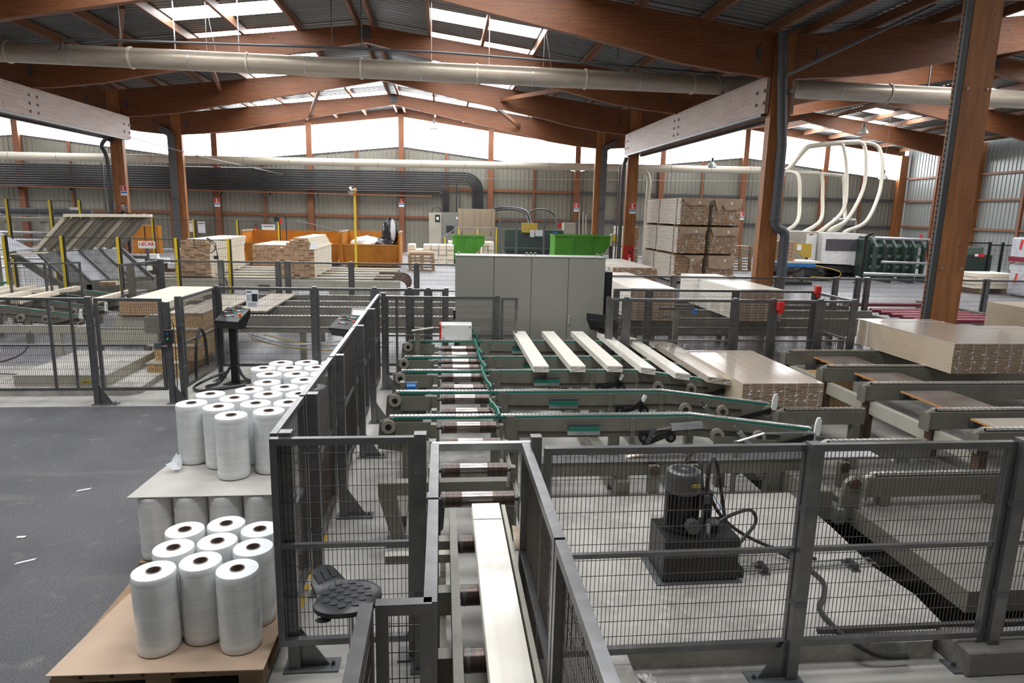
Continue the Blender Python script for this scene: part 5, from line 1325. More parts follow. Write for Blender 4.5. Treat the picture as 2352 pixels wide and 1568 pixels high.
for (x, y, z, lab) in ((-17.1,40,1.55,'orange metal door leaf standing behind the far left column'),):
    t = thing('orange_locker', lab, 'locker', (-16.5, 40.3, 0)); build(MB().box(-17.3, -15.9, 40.1, 40.6, 0, 1.58), 'body', 'orange_paint', t); build(MB().box(-16.62, -16.58, 40.08, 40.1, .1, 1.5), 'door_gap', 'rusty_steel', t)
    build(MB().box(-17.28, -16.64, 40.08, 40.1, .06, 1.52), 'door', 'orange_paint', t); build(MB().box(-16.56, -15.92, 40.08, 40.1, .06, 1.52), 'door', 'orange_paint', t)
# ---------------------------------------------------------------- orange tipping bins
def orange_bin(x0, x1, y0, y1, h, label):
    t = thing('orange_bin', label, 'bin', ((x0+x1)/2, (y0+y1)/2, 0))
    hf = h*.66
    build(MB().box(x0+.12, x1-.12, y0+.25, y1, .12, .2), 'floor_plate', 'orange_paint', t)
    m = MB(); m.v = [(x0+.2,y0+.25,.15),(x1-.2,y0+.25,.15),(x1,y0,hf),(x0,y0,hf),(x0+.2,y0+.29,.15),(x1-.2,y0+.29,.15),(x1,y0+.04,hf),(x0,y0+.04,hf)]
    m.f = [(0,1,2,3),(7,6,5,4),(3,2,6,7),(0,4,5,1),(1,5,6,2),(0,3,7,4)]
    build(m, 'front_wall', 'orange_paint', t)
    build(MB().box(x0, x1, y1-.04, y1, .15, h), 'back_wall', 'orange_paint', t)
    for x in (x0, x1-.04):
        s = MB().prism([(y0,hf),(y0+.25,.15),(y1,.15),(y1,h),(y0+.2,h)], 'x', x, x+.04); build(s, 'side_wall', 'orange_paint', t)
        build(MB().bar((x+.02,y0-.03,hf*.3), (x+.02,y0-.03,h), .08, .10), 'side_post', 'orange_paint', t)
        build(MB().bar((x+.02,y0,h), (x+.02,y1,h), .08, .06), 'top_rim', 'pine_grey', t)
    build(MB().box(x0, x1, y0-.02, y0+.05, hf-.04, hf+.02), 'front_rim', 'orange_paint', t)
    for x in (x0+.3, (x0+x1)/2, x1-.3): build(MB().box(x-.05, x+.05, y0+.3, y1, 0, .12), 'skid', 'rusty_steel', t)
    return t
orange_bin(-9.4, -4.85, 33.2, 35.0, 1.62, 'long orange waste bin behind the right lumber stack')
orange_bin(-4.62, -1.95, 32.0, 34.2, 1.70, 'orange waste bin filled with plastic bags')
def blob(name, c, s, m, seed, n=30):
    """Crumpled bag: a rounded lump folded by several waves."""
    rnd = random.Random(seed); mb = MB(); R_ = 18
    wv = [(rnd.uniform(1.5,5), rnd.uniform(1,5), rnd.uniform(0,6.3), rnd.uniform(.05,.13)) for _ in range(9)]
    for j in range(R_+1):
        th = PI*j/R_
        for i in range(n):
            ph = 2*PI*i/n
            k = 1 + sum(am*abs(math.sin(round(a)*ph + b*th + f)) for (a, b, f, am) in wv) - .28
            mb.v.append((c[0]+s[0]*k*math.sin(th)*math.cos(ph), c[1]+s[1]*k*math.sin(th)*math.sin(ph), c[2]+s[2]*k*math.cos(th)))
    for j in range(R_):
        for i in range(n): mb.f.append((j*n+i, (j+1)*n+i, (j+1)*n+(i+1)%n, j*n+(i+1)%n))
    return build(mb, name, m, smooth=True)
tag(blob('waste_bag', (-3.55,32.9,1.1), (.65,.5,.32), 'white_bag', 1), 'white crumpled plastic bag lying in the orange bin', 'bag')
tag(blob('waste_bag', (-2.7,32.8,1.05), (.55,.45,.33), 'black_bag', 2), 'black plastic bag lying in the orange bin', 'bag')
tag(blob('waste_bag', (-2.45,32.9,1.6), (.30,.28,.55), 'black_bag', 3), 'black plastic bag standing up at the corner of the orange bin', 'bag')
tag(blob('waste_bag', (-2.3,32.6,1.75), (.10,.10,.42), 'white_bag', 4), 'white plastic sheet twisted over the standing black bag', 'bag')
mp = thing('convex_mirror', 'round convex mirror on a tall yellow pole before the orange bin', 'mirror', (-3.85, 31.0, 0))
build(MB().box(-3.89, -3.80, 30.96, 31.04, 0, 3.35), 'pole', 'yellow_paint', mp)
build(MB().cyl((-3.95,30.9,3.52), (-3.90,31.0,3.50), .20, 18, r2=.18), 'mirror_shell', 'orange_paint', mp, smooth=True)
mm = MB().lathe([(.19,0),(.14,.04),(.07,.06),(.001,.065)], (0,0,0), 18); mm.xform(Matrix.Translation((-3.96,30.89,3.52)) @ Matrix.Rotation(PI/2, 4, 'X')); build(mm, 'mirror_glass', 'roller_bright', mp, smooth=True)
tag(build(MB().bar((-7.0,34.0,2.12), (-5.0,35.0,1.66), .05, .05), 'steel_bar', 'galvanised'), 'steel bar resting across the top of the long orange bin', 'bar')
# ---------------------------------------------------------------- pallets, timber piles, green bins
def pallet_pile(x, y, n, label, w=1.2, d=.8):
    t = thing('pallet_stack', label, 'pallets', (x, y, 0))
    rnd = random.Random(int(x*100))
    for k in range(n):
        z = k*.144; dx = rnd.uniform(-.02,.02)
        build(MB().box(x-w/2+dx, x+w/2+dx, y-d/2, y+d/2, z+.118, z+.14), 'deck', 'pallet_wood', t)
        for bx in (-w/2, -.07, w/2-.14): build(MB().box(x+bx+dx, x+bx+.14+dx, y-d/2, y-d/2+.12, z+.022, z+.118), 'block', 'pallet_wood', t)
        build(MB().box(x-w/2+dx, x+w/2+dx, y-d/2, y-d/2+.1, z, z+.022), 'bottom_board', 'pallet_wood', t)
    return t
pallet_pile(-.93, 31.8, 5, 'pile of brown wooden pallets beside the orange bin')
tag(build(MB().cyl((-1.5,31.7,.80), (-.35,31.7,.80), .10, 12), 'cardboard_tube', 'cardboard', smooth=True), 'long cardboard tube on the pile of pallets', 'tube')
pallet_pile(15.6, 34.3, 9, 'tall pile of pallets between the lumber packs and the right column')
def block_pile(x0, y0, nx, nz, bw, bh, L, label, z0=0, gaps=()):
    t = thing('timber_pile', label, 'timber', (x0+nx*bw/2, y0, z0))
    for k in range(nz):
        for i in range(nx):
            if (i, k) in gaps: continue
            build(MB().box(x0+i*bw+.02, x0+(i+1)*bw-.02, y0+.05*((i+k)%2), y0+L, z0+k*bh+.02, z0+(k+1)*bh), 'timber_block', 'pine', t)
    return t
block_pile(-1.75, 35.0, 6, 4, .40, .25, 1.6, 'pale pile of timber blocks behind the pallets', gaps=((1,3),))
block_pile(.35, 37.1, 2, 5, .30, .22, 1.6, 'small pile of timber blocks left of the first green bin')
block_pile(2.2, 37.1, 2, 5, .34, .22, 1.6, 'small pile of timber blocks right of the first green bin')
block_pile(2.9, 33.5, 3, 1, .35, .30, 1.2, 'low white boards on the floor behind the tall cabinet', z0=.0)
block_pile(4.4, 34.5, 2, 2, .3, .22, 1.0, 'two pale timber blocks between the green bins')
def green_bin(x0, x1, y0, y1, z0, h, label, slope):
    t = thing('green_bin', label, 'bin', ((x0+x1)/2, (y0+y1)/2, 0))
    zb = z0
    poly = [(x0,h),(x0+.1,zb),(x1-slope,zb),(x1,h-.25 if slope > .3 else h),(x1,h)]
    poly = [(x0+.05,zb),(x1-slope,zb),(x1,h-.35),(x1,h),(x0,h)]
    for y in (y0, y1-.04): build(MB().prism(poly, 'y', y, y+.04), 'side_wall', 'green_paint', t)
    build(MB().box(x0, x0+.04, y0+.04, y1-.04, zb, h), 'end_wall', 'green_paint', t)
    build(MB().bar(((x1-slope),(y0+y1)/2,zb), (x1,(y0+y1)/2,h-.35), (y1-y0)-.08, .04), 'sloped_wall', 'green_paint', t)
    build(MB().box(x0+.05, x1-slope, y0+.04, y1-.04, zb, zb+.04), 'floor_plate', 'green_paint', t)
    for y in (y0-.03, y1-.03): build(MB().box(x0-.04, x1+.03, y, y+.06, h-.06, h+.02), 'rim', 'green_paint', t)
    for k in (1, 2): build(MB().box(x0+(x1-x0)*k/3-.03, x0+(x1-x0)*k/3+.03, y0-.03, y0, zb+.1, h-.06), 'stiffener', 'green_paint', t)
    build(MB().box(x0-.03, x0, y0, y1, zb+.4, zb+.46), 'stiffener', 'green_paint', t)
    for x in (x0+.15, x1-slope-.2):
        for y in (y0+.1, y1-.1): build(MB().cyl((x,y-.04,.1), (x,y+.04,.1), .1, 12), 'castor', 'black_rubber', t); build(MB().box(x-.05, x+.05, y-.05, y+.05, .1, zb), 'castor_fork', 'steel_dark', t)
    return t
green_bin(.58, 2.25, 35.6, 36.9, .28, 1.48, 'bright green tipping bin before the brown cabinets', .75)
green_bin(5.5, 8.25, 32.6, 34.2, .28, 1.70, 'large bright green tipping bin left of the columns', .7)
# ---------------------------------------------------------------- electric cabinets at the back wall
ec = thing('electric_cabinet', 'pale narrow electric cabinet with a small display at the back wall', 'cabinet', (-.4, 42.2, 0))
build(MB().box(-.78, -.02, 42.0, 42.5, .5, 2.62), 'body', 'machine_beige', ec); build(MB().box(-.40, -.10, 41.98, 42.0, 2.05, 2.5), 'display', 'dark_screen', ec)
build(MB().box(-.32, -.18, 41.97, 41.98, 2.2, 2.36), 'dial', 'paper', ec); build(MB().box(-.78, -.02, 42.0, 42.5, 0, .5), 'plinth', 'steel_grey', ec)
build(MB().tube(smooth_path([(-.6,42.2,2.62),(-.5,42.2,2.9),(-.2,42.2,2.95),(.0,42.2,2.7)]), .03, 6), 'cable', 'cable_black', ec)
e2 = thing('electric_cabinet', 'mid-grey electric cabinet with a dark meter window at the back wall', 'cabinet', (.45, 42.2, 0))
build(MB().box(.0, 1.0, 42.05, 42.5, 0, 2.66), 'body', 'cabinet_mid', e2); build(MB().box(.28, .74, 42.03, 42.05, 1.42, 1.85), 'meter', 'dark_screen', e2); build(MB().box(.9, .98, 42.03, 42.05, 2.25, 2.4), 'plate', 'paper', e2)
build(MB().box(.02, .98, 42.04, 42.05, .1, 2.6), 'door', 'cabinet_mid', e2) if False else None
e3 = thing('electric_cabinet', 'wide brown electric cabinet with three doors at the back wall', 'cabinet', (2.1, 42.3, 0))
build(MB().box(1.0, 3.28, 41.95, 42.6, .1, 2.90), 'body', 'cabinet_brown', e3)
for (a, b) in ((1.0,1.28),(1.28,2.0),(2.0,2.35),(2.35,3.05),(3.05,3.28)): build(MB().box(a+.012, b-.012, 41.92, 41.95, .15, 2.87), 'door', 'cabinet_brown', e3)
for x in (1.24, 3.02): build(MB().box(x-.02, x+.02, 41.90, 41.92, 1.3, 1.5), 'handle', 'steel_dark', e3)
build(MB().box(1.05, 3.2, 42.0, 42.5, 0, .1), 'plinth', 'steel_dark', e3)
hr = thing('handrail', 'grey handrail with yellow posts before the brown cabinet', 'handrail', (1.6, 38, 0))
build(MB().tube([(0,38,1.25),(.86,38,1.83),(3.17,38,1.85)], .03, 8), 'rail', 'steel_grey', hr)
build(MB().tube([(.25,38,.9),(.86,38,1.3),(3.17,38,1.3)], .02, 8), 'rail', 'steel_grey', hr)
for x, z in ((.18,1.3),(.95,1.8),(2.0,1.82),(3.05,1.83)): build(MB().box(x-.03, x+.03, 37.97, 38.03, 0, z), 'post', 'yellow_paint', hr)
# ---------------------------------------------------------------- caged machine at the back
cg = thing('machine_cage', 'grey mesh cage round a dark machine at the back wall', 'fence', (5.6, 39, 0))
for x in (3.35, 4.3, 5.9, 7.85): build(MB().box(x-.06, x+.06, 38.95, 39.05, 0, 2.4), 'post', 'steel_grey', cg)
for z in (.7, 2.36): build(MB().box(3.35, 7.85, 38.97, 39.03, z, z+.06), 'rail', 'steel_grey', cg)
m = MB()
for k in range(75): m.bar((3.4+k*.06,39,.7), (3.4+k*.06,39,2.36), .006, .006)
for k in range(14): m.bar((3.35,39,.75+k*.12), (7.85,39,.75+k*.12), .006, .006)
build(m, 'wire_mesh', 'steel_grey', cg, kind='stuff')
cm = thing('caged_machine', 'dark green machine with a yellow panel inside the mesh cage', 'machine', (5.5, 40.2, 0))
build(MB().box(3.7, 7.3, 39.8, 40.8, .5, 1.75), 'body', 'machine_green', cm); build(MB().box(4.7, 5.6, 39.6, 39.8, 1.6, 2.15), 'yellow_panel', 'yellow_guard', cm)
build(MB().box(5.15, 5.4, 39.4, 39.42, 1.35, 1.75), 'notice', 'paper', cm); build(MB().box(5.45, 5.95, 39.4, 39.42, 1.4, 1.75), 'notice', 'paper', cm)
build(MB().box(6.75, 7.0, 39.4, 39.42, 1.9, 2.2), 'red_notice', 'red_paint', cm); build(MB().box(6.5, 6.75, 39.4, 39.42, 1.45, 1.7), 'blue_notice', 'blue_paint', cm)
build(MB().box(7.2, 7.9, 39.7, 40.5, .5, 2.2), 'side_cabinet', 'machine_beige', cm); build(MB().box(3.8, 7.2, 39.9, 40.7, 0, .5), 'base', 'steel_dark', cm)
for k, pts in enumerate(([(2.9,43,2.8),(3.6,42.5,3.02),(4.8,42,2.98),(5.35,41.5,2.6),(5.4,40.5,1.7)], [(2.9,43,2.7),(3.6,42.5,2.9),(4.7,42,2.9),(5.2,41.5,2.5),(5.25,40.5,1.7)], [(5.2,41.5,2.2),(5.5,41.5,2.85),(6.3,41.5,2.95),(6.9,41.5,2.6),(7.0,40.8,2.0)])):
    build(MB().tube(smooth_path(pts), .07 if k < 2 else .04, 8), 'hose', 'cable_black', cm, smooth=True)
ys = thing('yellow_machine', 'small machine with a yellow panel beside the right columns', 'machine', (8.65, 33.2, 0))
# ---------------------------------------------------------------- tall lumber packs
wood('pack_side', (0.62, 0.575, 0.50), (0.50, 0.445, 0.37), (0.32, 0.265, 0.19), (2.5, 2.5, 44), kscale=(2.5, 2.5, 30), kth=.66)
def tall_pack(x0, y0, z0, w, L, h, label, flap, seed):
    t = thing('lumber_pack', label, 'lumber', (x0+w/2, y0+L/2, z0)); rnd = random.Random(seed)
    nz, nx = 13, 16; th = h/nz; tw = w/nx
    core = MB()
    for k in range(nz):
        e = rnd.uniform(-.015, .015)
        core.box(x0+e, x0+w+e, y0+.03, y0+L, z0+k*th+.004, z0+(k+1)*th-.004)
    build(core, 'board_layers', 'pack_side', t, kind='stuff')
    ends = MB()
    for k in range(nz):
        for i in range(nx):
            d = rnd.uniform(0, .05) if rnd.random() > .03 else .12
            ends.box(x0+i*tw+.005, x0+(i+1)*tw-.005, y0+d-.01, y0+.2, z0+k*th+.006, z0+(k+1)*th-.004)
    build(ends, 'board_ends', 'pine_end', t, kind='stuff')
    for y in (y0+.5, y0+L*.6): build(MB().box(x0-.02, x0-.012, y-.02, y+.02, z0, z0+h), 'strap', 'black_plastic', t)
    if flap:
        pts = [(x0+w*u, z0+h-d) for (u, d) in flap]
        m = MB().prism([(x0-.03,z0+h+.02)] + pts + [(x0+w+.03,z0+h+.02)], 'y', y0-.05, y0-.035)
        build(m, 'paper_flap', 'kraft_paper', t)
        build(MB().box(x0-.02, x0+w+.02, y0-.04, y0+L, z0+h+.005, z0+h+.02), 'paper_top', 'kraft_paper', t)
        build(MB().box(x0+w*.6, x0+w*.66, y0-.06, y0-.052, z0+h-.22, z0+h-.12), 'pack_label', 'paper', t)
    return t
FL = [[(.0,.0),(.12,.18),(.35,.30),(.7,.26),(.96,.30),(1,.1)], [(.0,.05),(.15,.5),(.22,.5),(.3,.25),(.45,.45),(.85,.42),(1.02,.2)], [(.0,.02),(.1,.3),(.3,.28),(.6,.24),(.95,.28),(1,.12)], [(.0,.02),(.1,.33),(.4,.33),(.7,.30),(1,.32)], [(.3,.0),(.5,.12),(.55,.4),(.45,.75),(.75,.75),(.62,.4),(.8,.3),(.98,.15)], [(.02,.0),(.06,.5),(.5,.55),(.9,.5),(1,.05)]]
tp = [(9.55,'left'),(10.95,'right')]
for k in range(3):
    for c, (x, side) in enumerate(tp):
        tall_pack(x + (.06*k if c == 0 else .05*k), 26.9 + .05*c, .1 + k*1.16, 1.18, 4.6, 1.06, '%s lumber pack with brown paper in the tall pile by the columns, %s' % (('lower','middle','top')[k], side), FL[(2-k)*2+c], 40+k*2+c)
        for j, yy in enumerate((27.3, 29.4, 31.0)):
            tag(build(MB().box(x+.02, x+1.16, yy, yy+.1, k*1.16, k*1.16+.1), 'bearer', 'pallet_wood'), 'wooden bearer under the %s %s lumber pack of the tall pile, %s' % (('lower','middle','top')[k], side, ('front one','middle one','rear one')[j]), 'bearer')
tall_pack(9.3, 33.2, 0.0, .55, 3.0, 1.1, 'dark lumber pack behind the third right column, lower', None, 61)
tall_pack(9.3, 33.2, 1.15, .55, 3.0, 1.0, 'dark lumber pack behind the third right column, upper', None, 62)
tall_pack(5.6, 21.6, .35, 1.5, 4.5, .7, 'low lumber pack behind the tall cabinet', None, 63)
for y in (22.0, 25.0): tag(build(MB().box(5.6, 7.1, y, y+.1, 0, .35), 'bearer', 'pallet_wood'), 'bearer under the low lumber pack behind the cabinet, %s' % ('front one' if y < 23 else 'rear one'), 'bearer')
build(MB().box(8.4, 8.9, 33.0, 33.4, 1.2, 1.8), 'housing', 'machine_beige', ys); build(MB().box(8.45, 8.85, 32.98, 33.0, 1.45, 1.75), 'yellow_panel', 'yellow_paint', ys); build(MB().box(8.4, 8.5, 33.0, 33.4, 0, 1.2), 'leg', 'steel_grey', ys); build(MB().box(8.8, 8.9, 33.0, 33.4, 0, 1.2), 'leg', 'steel_grey', ys)
# ---------------------------------------------------------------- moulder (white machine) with extraction pipes, green feeder
sw_ = thing('moulder_machine', 'big cream planing machine with a dark window strip', 'machine', (18.3, 32, 0))
build(MB().box(16.0, 18.2, 31.3, 33.2, .55, 2.15), 'left_housing', 'machine_beige', sw_)
build(MB().prism([(18.25,.65),(20.35,.60),(20.5,1.9),(20.45,2.1),(18.2,2.12)], 'y', 30.9, 33.2), 'hood', 'white_paint', sw_)
build(MB().box(18.42, 20.3, 30.87, 30.9, 1.28, 1.83), 'window_strip', 'glass_dark', sw_)
build(MB().box(16.0, 20.4, 31.2, 33.2, .2, .55), 'base', 'steel_dark', sw_)
build(MB().box(16.0, 20.4, 31.3, 33.0, 0, .2), 'plinth', 'black_paint', sw_)
build(MB().box(17.6, 18.15, 31.27, 31.3, .7, 2.05), 'door', 'white_paint', sw_)
build(MB().box(17.75, 17.95, 31.25, 31.27, 2.0, 2.04), 'name_strip', 'maroon', sw_)
build(MB().box(16.2, 16.7, 31.24, 31.3, 1.55, 2.0), 'notice_board', 'paper', sw_)
yg = thing('yellow_guard', 'yellow slanted guard with a white notice before the planing machine', 'guard', (16.9, 30.6, 0))
build(MB().prism([(16.5,1.45),(17.1,.95),(17.5,.95),(17.5,1.6),(16.6,1.6)], 'y', 30.5, 30.56), 'guard_plate', 'yellow_guard', yg); build(MB().box(16.75, 16.97, 30.48, 30.5, 1.28, 1.54), 'notice', 'paper', yg)
build(MB().box(17.3, 17.4, 30.56, 30.7, 0, 1.0), 'leg', 'steel_grey', yg); build(MB().box(16.2, 16.5, 30.5, 30.8, 1.3, 1.6), 'red_head', 'red_paint', yg); build(MB().box(16.25, 16.45, 30.55, 30.75, 0, 1.3), 'stem', 'galvanised', yg)
bk = thing('block_stack', 'strapped stack of timber blocks on a blue lift table', 'timber', (14.8, 27.2, 0))
for k in range(5):
    for i in range(4): build(MB().box(14.15+i*.16, 14.30+i*.16, 27.0, 27.9, 1.02+k*.16, 1.17+k*.16), 'timber_block', 'pine_end', bk)
lt2 = thing('lift_table', 'blue scissor lift table with a timber on it beside the second column', 'table', (14.9, 27.4, 0))
build(MB().box(14.0, 15.6, 26.8, 28.2, .78, .92), 'platform', 'blue_paint', lt2); build(MB().box(14.0, 15.9, 26.9, 28.1, .925, 1.01), 'deck_timber', 'pine', lt2)
build(MB().bar((14.2,27.0,.15), (15.3,27.0,.75), .08, .08).bar((15.3,27.1,.15), (14.2,27.1,.75), .08, .08), 'scissor', 'rusty_steel', lt2, kind='stuff'); build(MB().box(14.0, 15.6, 26.9, 28.1, 0, .14), 'base', 'black_paint', lt2)
eb = thing('conveyor_belt', 'sloping black conveyor belt before the planing machine', 'conveyor', (17.6, 28.8, 0))
P_ = [(16.3,.75),(17.6,.52),(17.95,.42),(18.05,.30),(17.95,.18),(17.75,.12),(16.6,.16)]
build(MB().tube([(x,28.78,z+.03) for (x,z) in P_], .022, 6), 'belt_edge', 'yellow_guard', eb)
m = MB(); m.sheet([(x,28.8,z+.03) for (x,z) in P_], [(x,30.2,z+.03) for (x,z) in P_]); build(m, 'belt', 'black_rubber', eb)
build(MB().box(16.4, 17.5, 29.0, 30.0, 0, .12), 'base', 'steel_dark', eb); build(MB().box(16.5, 17.2, 29.2, 30.0, .12, .5), 'stand', 'steel_dark', eb)
sp = thing('stand_pole', 'black pole on a small tripod before the planing machine', 'stand', (18.4, 27.8, 0))
build(MB().cyl((18.4,27.8,.05), (18.4,27.8,2.1), .06, 10), 'pole', 'black_paint', sp); build(MB().tube([(18.4,27.8,2.0),(18.45,27.7,2.15),(18.6,27.7,2.2)], .06, 8), 'bent_top', 'black_paint', sp)
for k in range(3): build(MB().bar((18.4,27.8,.5), (18.4+.3*math.cos(k*2.1+2.6),27.8+.3*math.sin(k*2.1+2.6),.0), .03, .03), 'leg', 'black_paint', sp)
gf = thing('green_feeder', 'dark green feeding machine with pale cross bars right of the planer', 'machine', (21.3, 30, 0))
for k in range(6):
    x = 20.0 + k*.48
    build(MB().prism([(29.4,.1),(29.6,.1),(29.6,1.5),(29.9,1.85),(30.8,1.9),(30.8,2.0),(29.8,1.97),(29.4,1.55)], 'x', x, x+.12), 'upright', 'machine_green', gf)
for z in (.55, 1.05, 1.55): build(MB().box(20.0, 22.7, 29.62, 29.72, z, z+.14), 'cross_bar', 'pale_green', gf)
build(MB().box(20.0, 22.7, 30.2, 30.9, .1, 1.85), 'rear_body', 'machine_green', gf)
build(MB().cyl((19.6,29.0,1.98), (22.6,29.0,1.92), .07, 10), 'top_tube', 'galvanised', gf, smooth=True)
build(MB().cyl((19.8,28.6,.92), (22.2,28.6,.88), .06, 10), 'bed_tube', 'galvanised', gf, smooth=True); build(MB().cyl((18.7,28.2,.42), (22.0,28.2,.36), .07, 10), 'bed_tube', 'galvanised', gf, smooth=True)
for x in (20.1, 21.2, 22.1): build(MB().box(x-.06, x+.06, 28.3, 29.3, 0, .36), 'foot', 'machine_green', gf); build(MB().bar((x,28.5,.36), (x,28.9,1.9), .04, .04), 'stay', 'black_paint', gf)
build(MB().cyl((22.0,29.2,2.0), (22.0,29.2,2.16), .06, 10), 'red_beacon', 'red_paint', gf, smooth=True)
lgs = thing('light_gantry', 'pale inverted-L duct arm over the green feeder', 'pipe', (21.3, 33.5, 0)); build(MB().tube([(21.5,33.5,0),(21.5,33.5,2.65),(21.45,33.5,2.75),(20.2,33.5,2.78)], .06, 8), 'arm', 'galvanised', lgs)
bf = thing('black_fence', 'black framed safety fence with a red and white label at the right', 'fence', (23.4, 27, 0))
for x in (22.3, 23.6, 24.2, 25.0): build(MB().box(x-.04, x+.04, 26.96, 27.04, 0, 1.95), 'post', 'black_paint', bf)
build(MB().box(22.3, 23.6, 26.97, 27.03, 1.87, 1.93), 'rail', 'black_paint', bf); build(MB().box(23.6, 25.0, 26.97, 27.03, 1.80, 1.85), 'rail', 'black_paint', bf)
m = MB()
for k in range(55): m.bar((22.3+k*.05,27,.1), (22.3+k*.05,27,1.85), .006, .006)
for k in range(9): m.bar((22.3,27,.2+k*.2), (25.0,27,.2+k*.2), .006, .006)
build(m, 'wire_mesh', 'black_paint', bf, kind='stuff')
build(MB().box(22.9, 23.35, 26.93, 26.95, 1.32, 1.44), 'label_plate', 'red_paint', bf); build(MB().box(22.9, 23.05, 26.92, 26.93, 1.33, 1.43), 'label_white', 'paper', bf)
gm2 = thing('dark_machine', 'dark green machine behind the black safety fence', 'machine', (24.0, 29, 0)); build(MB().box(23.0, 25.2, 28.6, 29.8, 0, 1.3), 'body', 'machine_green', gm2); build(MB().box(23.2, 24.8, 28.7, 29.6, 1.3, 1.65), 'top_housing', 'pale_green', gm2)
rp = thing('timber_pile', 'long low pile of pale timber near the right edge', 'timber', (21.7, 24.6, 0))
for k in range(4):
    build(MB().box(20.85-.03*(k%2), 22.5, 24.2, 25.4, .22+k*.15, .36+k*.15), 'timber_layer', 'pine', rp)
for x in (21.1, 22.1): build(MB().box(x-.06, x+.06, 24.2, 25.4, 0, .22), 'bearer', 'pallet_wood', rp)
for k, (z0, z1) in enumerate(((.05,1.25),(1.32,2.25))):
    t = thing('wrapped_pack', 'silver-wrapped timber pack at the right edge, %s' % ('lower','upper')[k], 'pack', (22.8, 23.0, z0))
    build(MB().box(21.95-.1*k, 23.6, 22.0, 24.0, z0, z1), 'wrapping', 'silver_wrap', t, bevel=.05)
    build(MB().box(21.94-.1*k, 23.61, 21.99, 24.01, z1-.25 if k == 0 else z0+.02, z1-.05 if k == 0 else z0+.2), 'printed_band', 'maroon' if k else 'silver_wrap', t)
    build(MB().face((21.835,23.6,z0+.5),(21.835,23.5,z0+.45),(21.835,23.45,z0+.85),(21.835,23.55,z0+.85)), 'printed_mark', 'text_red', t)
for x in (22.1, 23.3): tag(build(MB().box(x-.05, x+.05, 22.1, 23.9, 0, .05), 'bearer', 'pallet_wood'), 'bearer under the lower silver-wrapped pack, %s one' % ('left' if x < 23 else 'right'), 'bearer')
for x in (22.1, 23.3): tag(build(MB().box(x-.05, x+.05, 22.1, 23.9, 1.25, 1.32), 'bearer', 'pine'), 'bearer between the two silver-wrapped packs, %s one' % ('left' if x < 23 else 'right'), 'bearer')
# coloured marks painted on the far floor
for i, (x0, x1, y0, y1, m_, lab) in enumerate(((-.62,.3,20.3,20.6,'red_paint','red painted bar on the floor left of the tall cabinet'),(-1.1,-.65,18.6,20.7,'paper','pale painted square on the floor left of the tall cabinet'))):
    o = build(MB().box(x0, x1, y0, y1, .0, .006), 'floor_marking', m_); o['kind'] = 'structure'; o['label'] = lab; o['category'] = 'marking'
tag(build(MB().box(.2, 1.3, 19.5, 19.7, 0, .1), 'loose_timber', 'pine'), 'loose timber on the floor left of the tall cabinet', 'timber')
# ---------------------------------------------------------------- pipes, ducts and lamps overhead
bd = thing('extraction_duct', 'big beige extraction duct crossing the hall under the roof', 'duct', (0, 20.5, 6.68))
def dz(x): return 6.67 - .0030*(x+2)
build(MB().cyl((-22,20.5,dz(-22)), (26,20.5,dz(26)), .265, 28), 'pipe', 'duct_beige', bd, smooth=True)
for x in (-17.8,-14.7,-11.6,-8.47,-5.38,-2.28,1.0,4.19,7.44,10.6,13.71,16.9,20): build(MB().cyl((x-.03,20.5,dz(x)), (x+.03,20.5,dz(x)), .29, 28), 'flange', 'duct_white', bd, smooth=True)
for x in (-10.0,-6.9,-3.8,-.6,2.6,5.8,12.1): build(MB().cyl((x-.012,20.5,dz(x)), (x+.012,20.5,dz(x)), .27, 28), 'seam', 'duct_silver', bd, smooth=True)
for x in (-7.3,-5.6,-.3,1.35,11.6,15.0): build(MB().bar((x,20.5,dz(x)+.26), (x,20.5,roof_z((x+2.55) if x < 8.8 else x-20.15)-.2), .02, .05), 'hanger', 'galvanised', bd)
for i, x in enumerate((-6.35, 3.05)):
    for s in (-.12, .12): build(MB().bar((x+s,20.5,dz(x)+.25), (x-.1,20.5,roof_z(x+2.55)-.25), .008, .008), 'chain', 'galvanised', bd)
tp_ = thing('thin_pipe', 'thin dark pipe running above the big extraction duct', 'pipe', (0, 20.0, 7))
build(MB().tube([(-10.05,20,6.7),(-9.95,20,6.95),(-9.6,20,7.0),(-4,20,7.08),(0,20,7.1),(6.3,20,6.92),(8,20,6.86),(8.2,20,6.6)], .035, 8), 'pipe', 'steel_dark', tp_)
for x in (-8.5,-3.0,-2.2,5.0): build(MB().bar((x,20,7.05), (x,20,roof_z(x+2.55)-.1), .025, .025), 'hanger', 'steel_dark', tp_)
pb = thing('far_duct', 'long cream duct crossing before the back wall', 'duct', (0, 40, 5.5))
build(MB().cyl((-34,40,5.02), (19.6,40,5.56), .215, 20), 'pipe', 'duct_white', pb, smooth=True)
for k in range(22): x = -33 + k*2.45; build(MB().cyl((x-.02,40,5.02+.0101*(x+34)), (x+.02,40,5.02+.0101*(x+34)), .228, 20), 'seam', 'duct_beige', pb, smooth=True)
for k in range(9): x = -30 + k*5.9; build(MB().bar((x,40,5.3), (x,40,6.5), .02, .02), 'hanger', 'steel_dark', pb)
db = thing('branch_duct', 'cream branch duct dropping behind the tall lumber packs', 'duct', (11.8, 38.5, 0)); build(MB().tube(smooth_path([(10.3,40,5.4),(11.0,39.6,5.35),(11.6,39,5.2),(11.8,38.5,4.8),(11.8,38.5,3.5),(11.8,38.5,.3)]), .14, 12), 'pipe', 'duct_white', db, smooth=True)
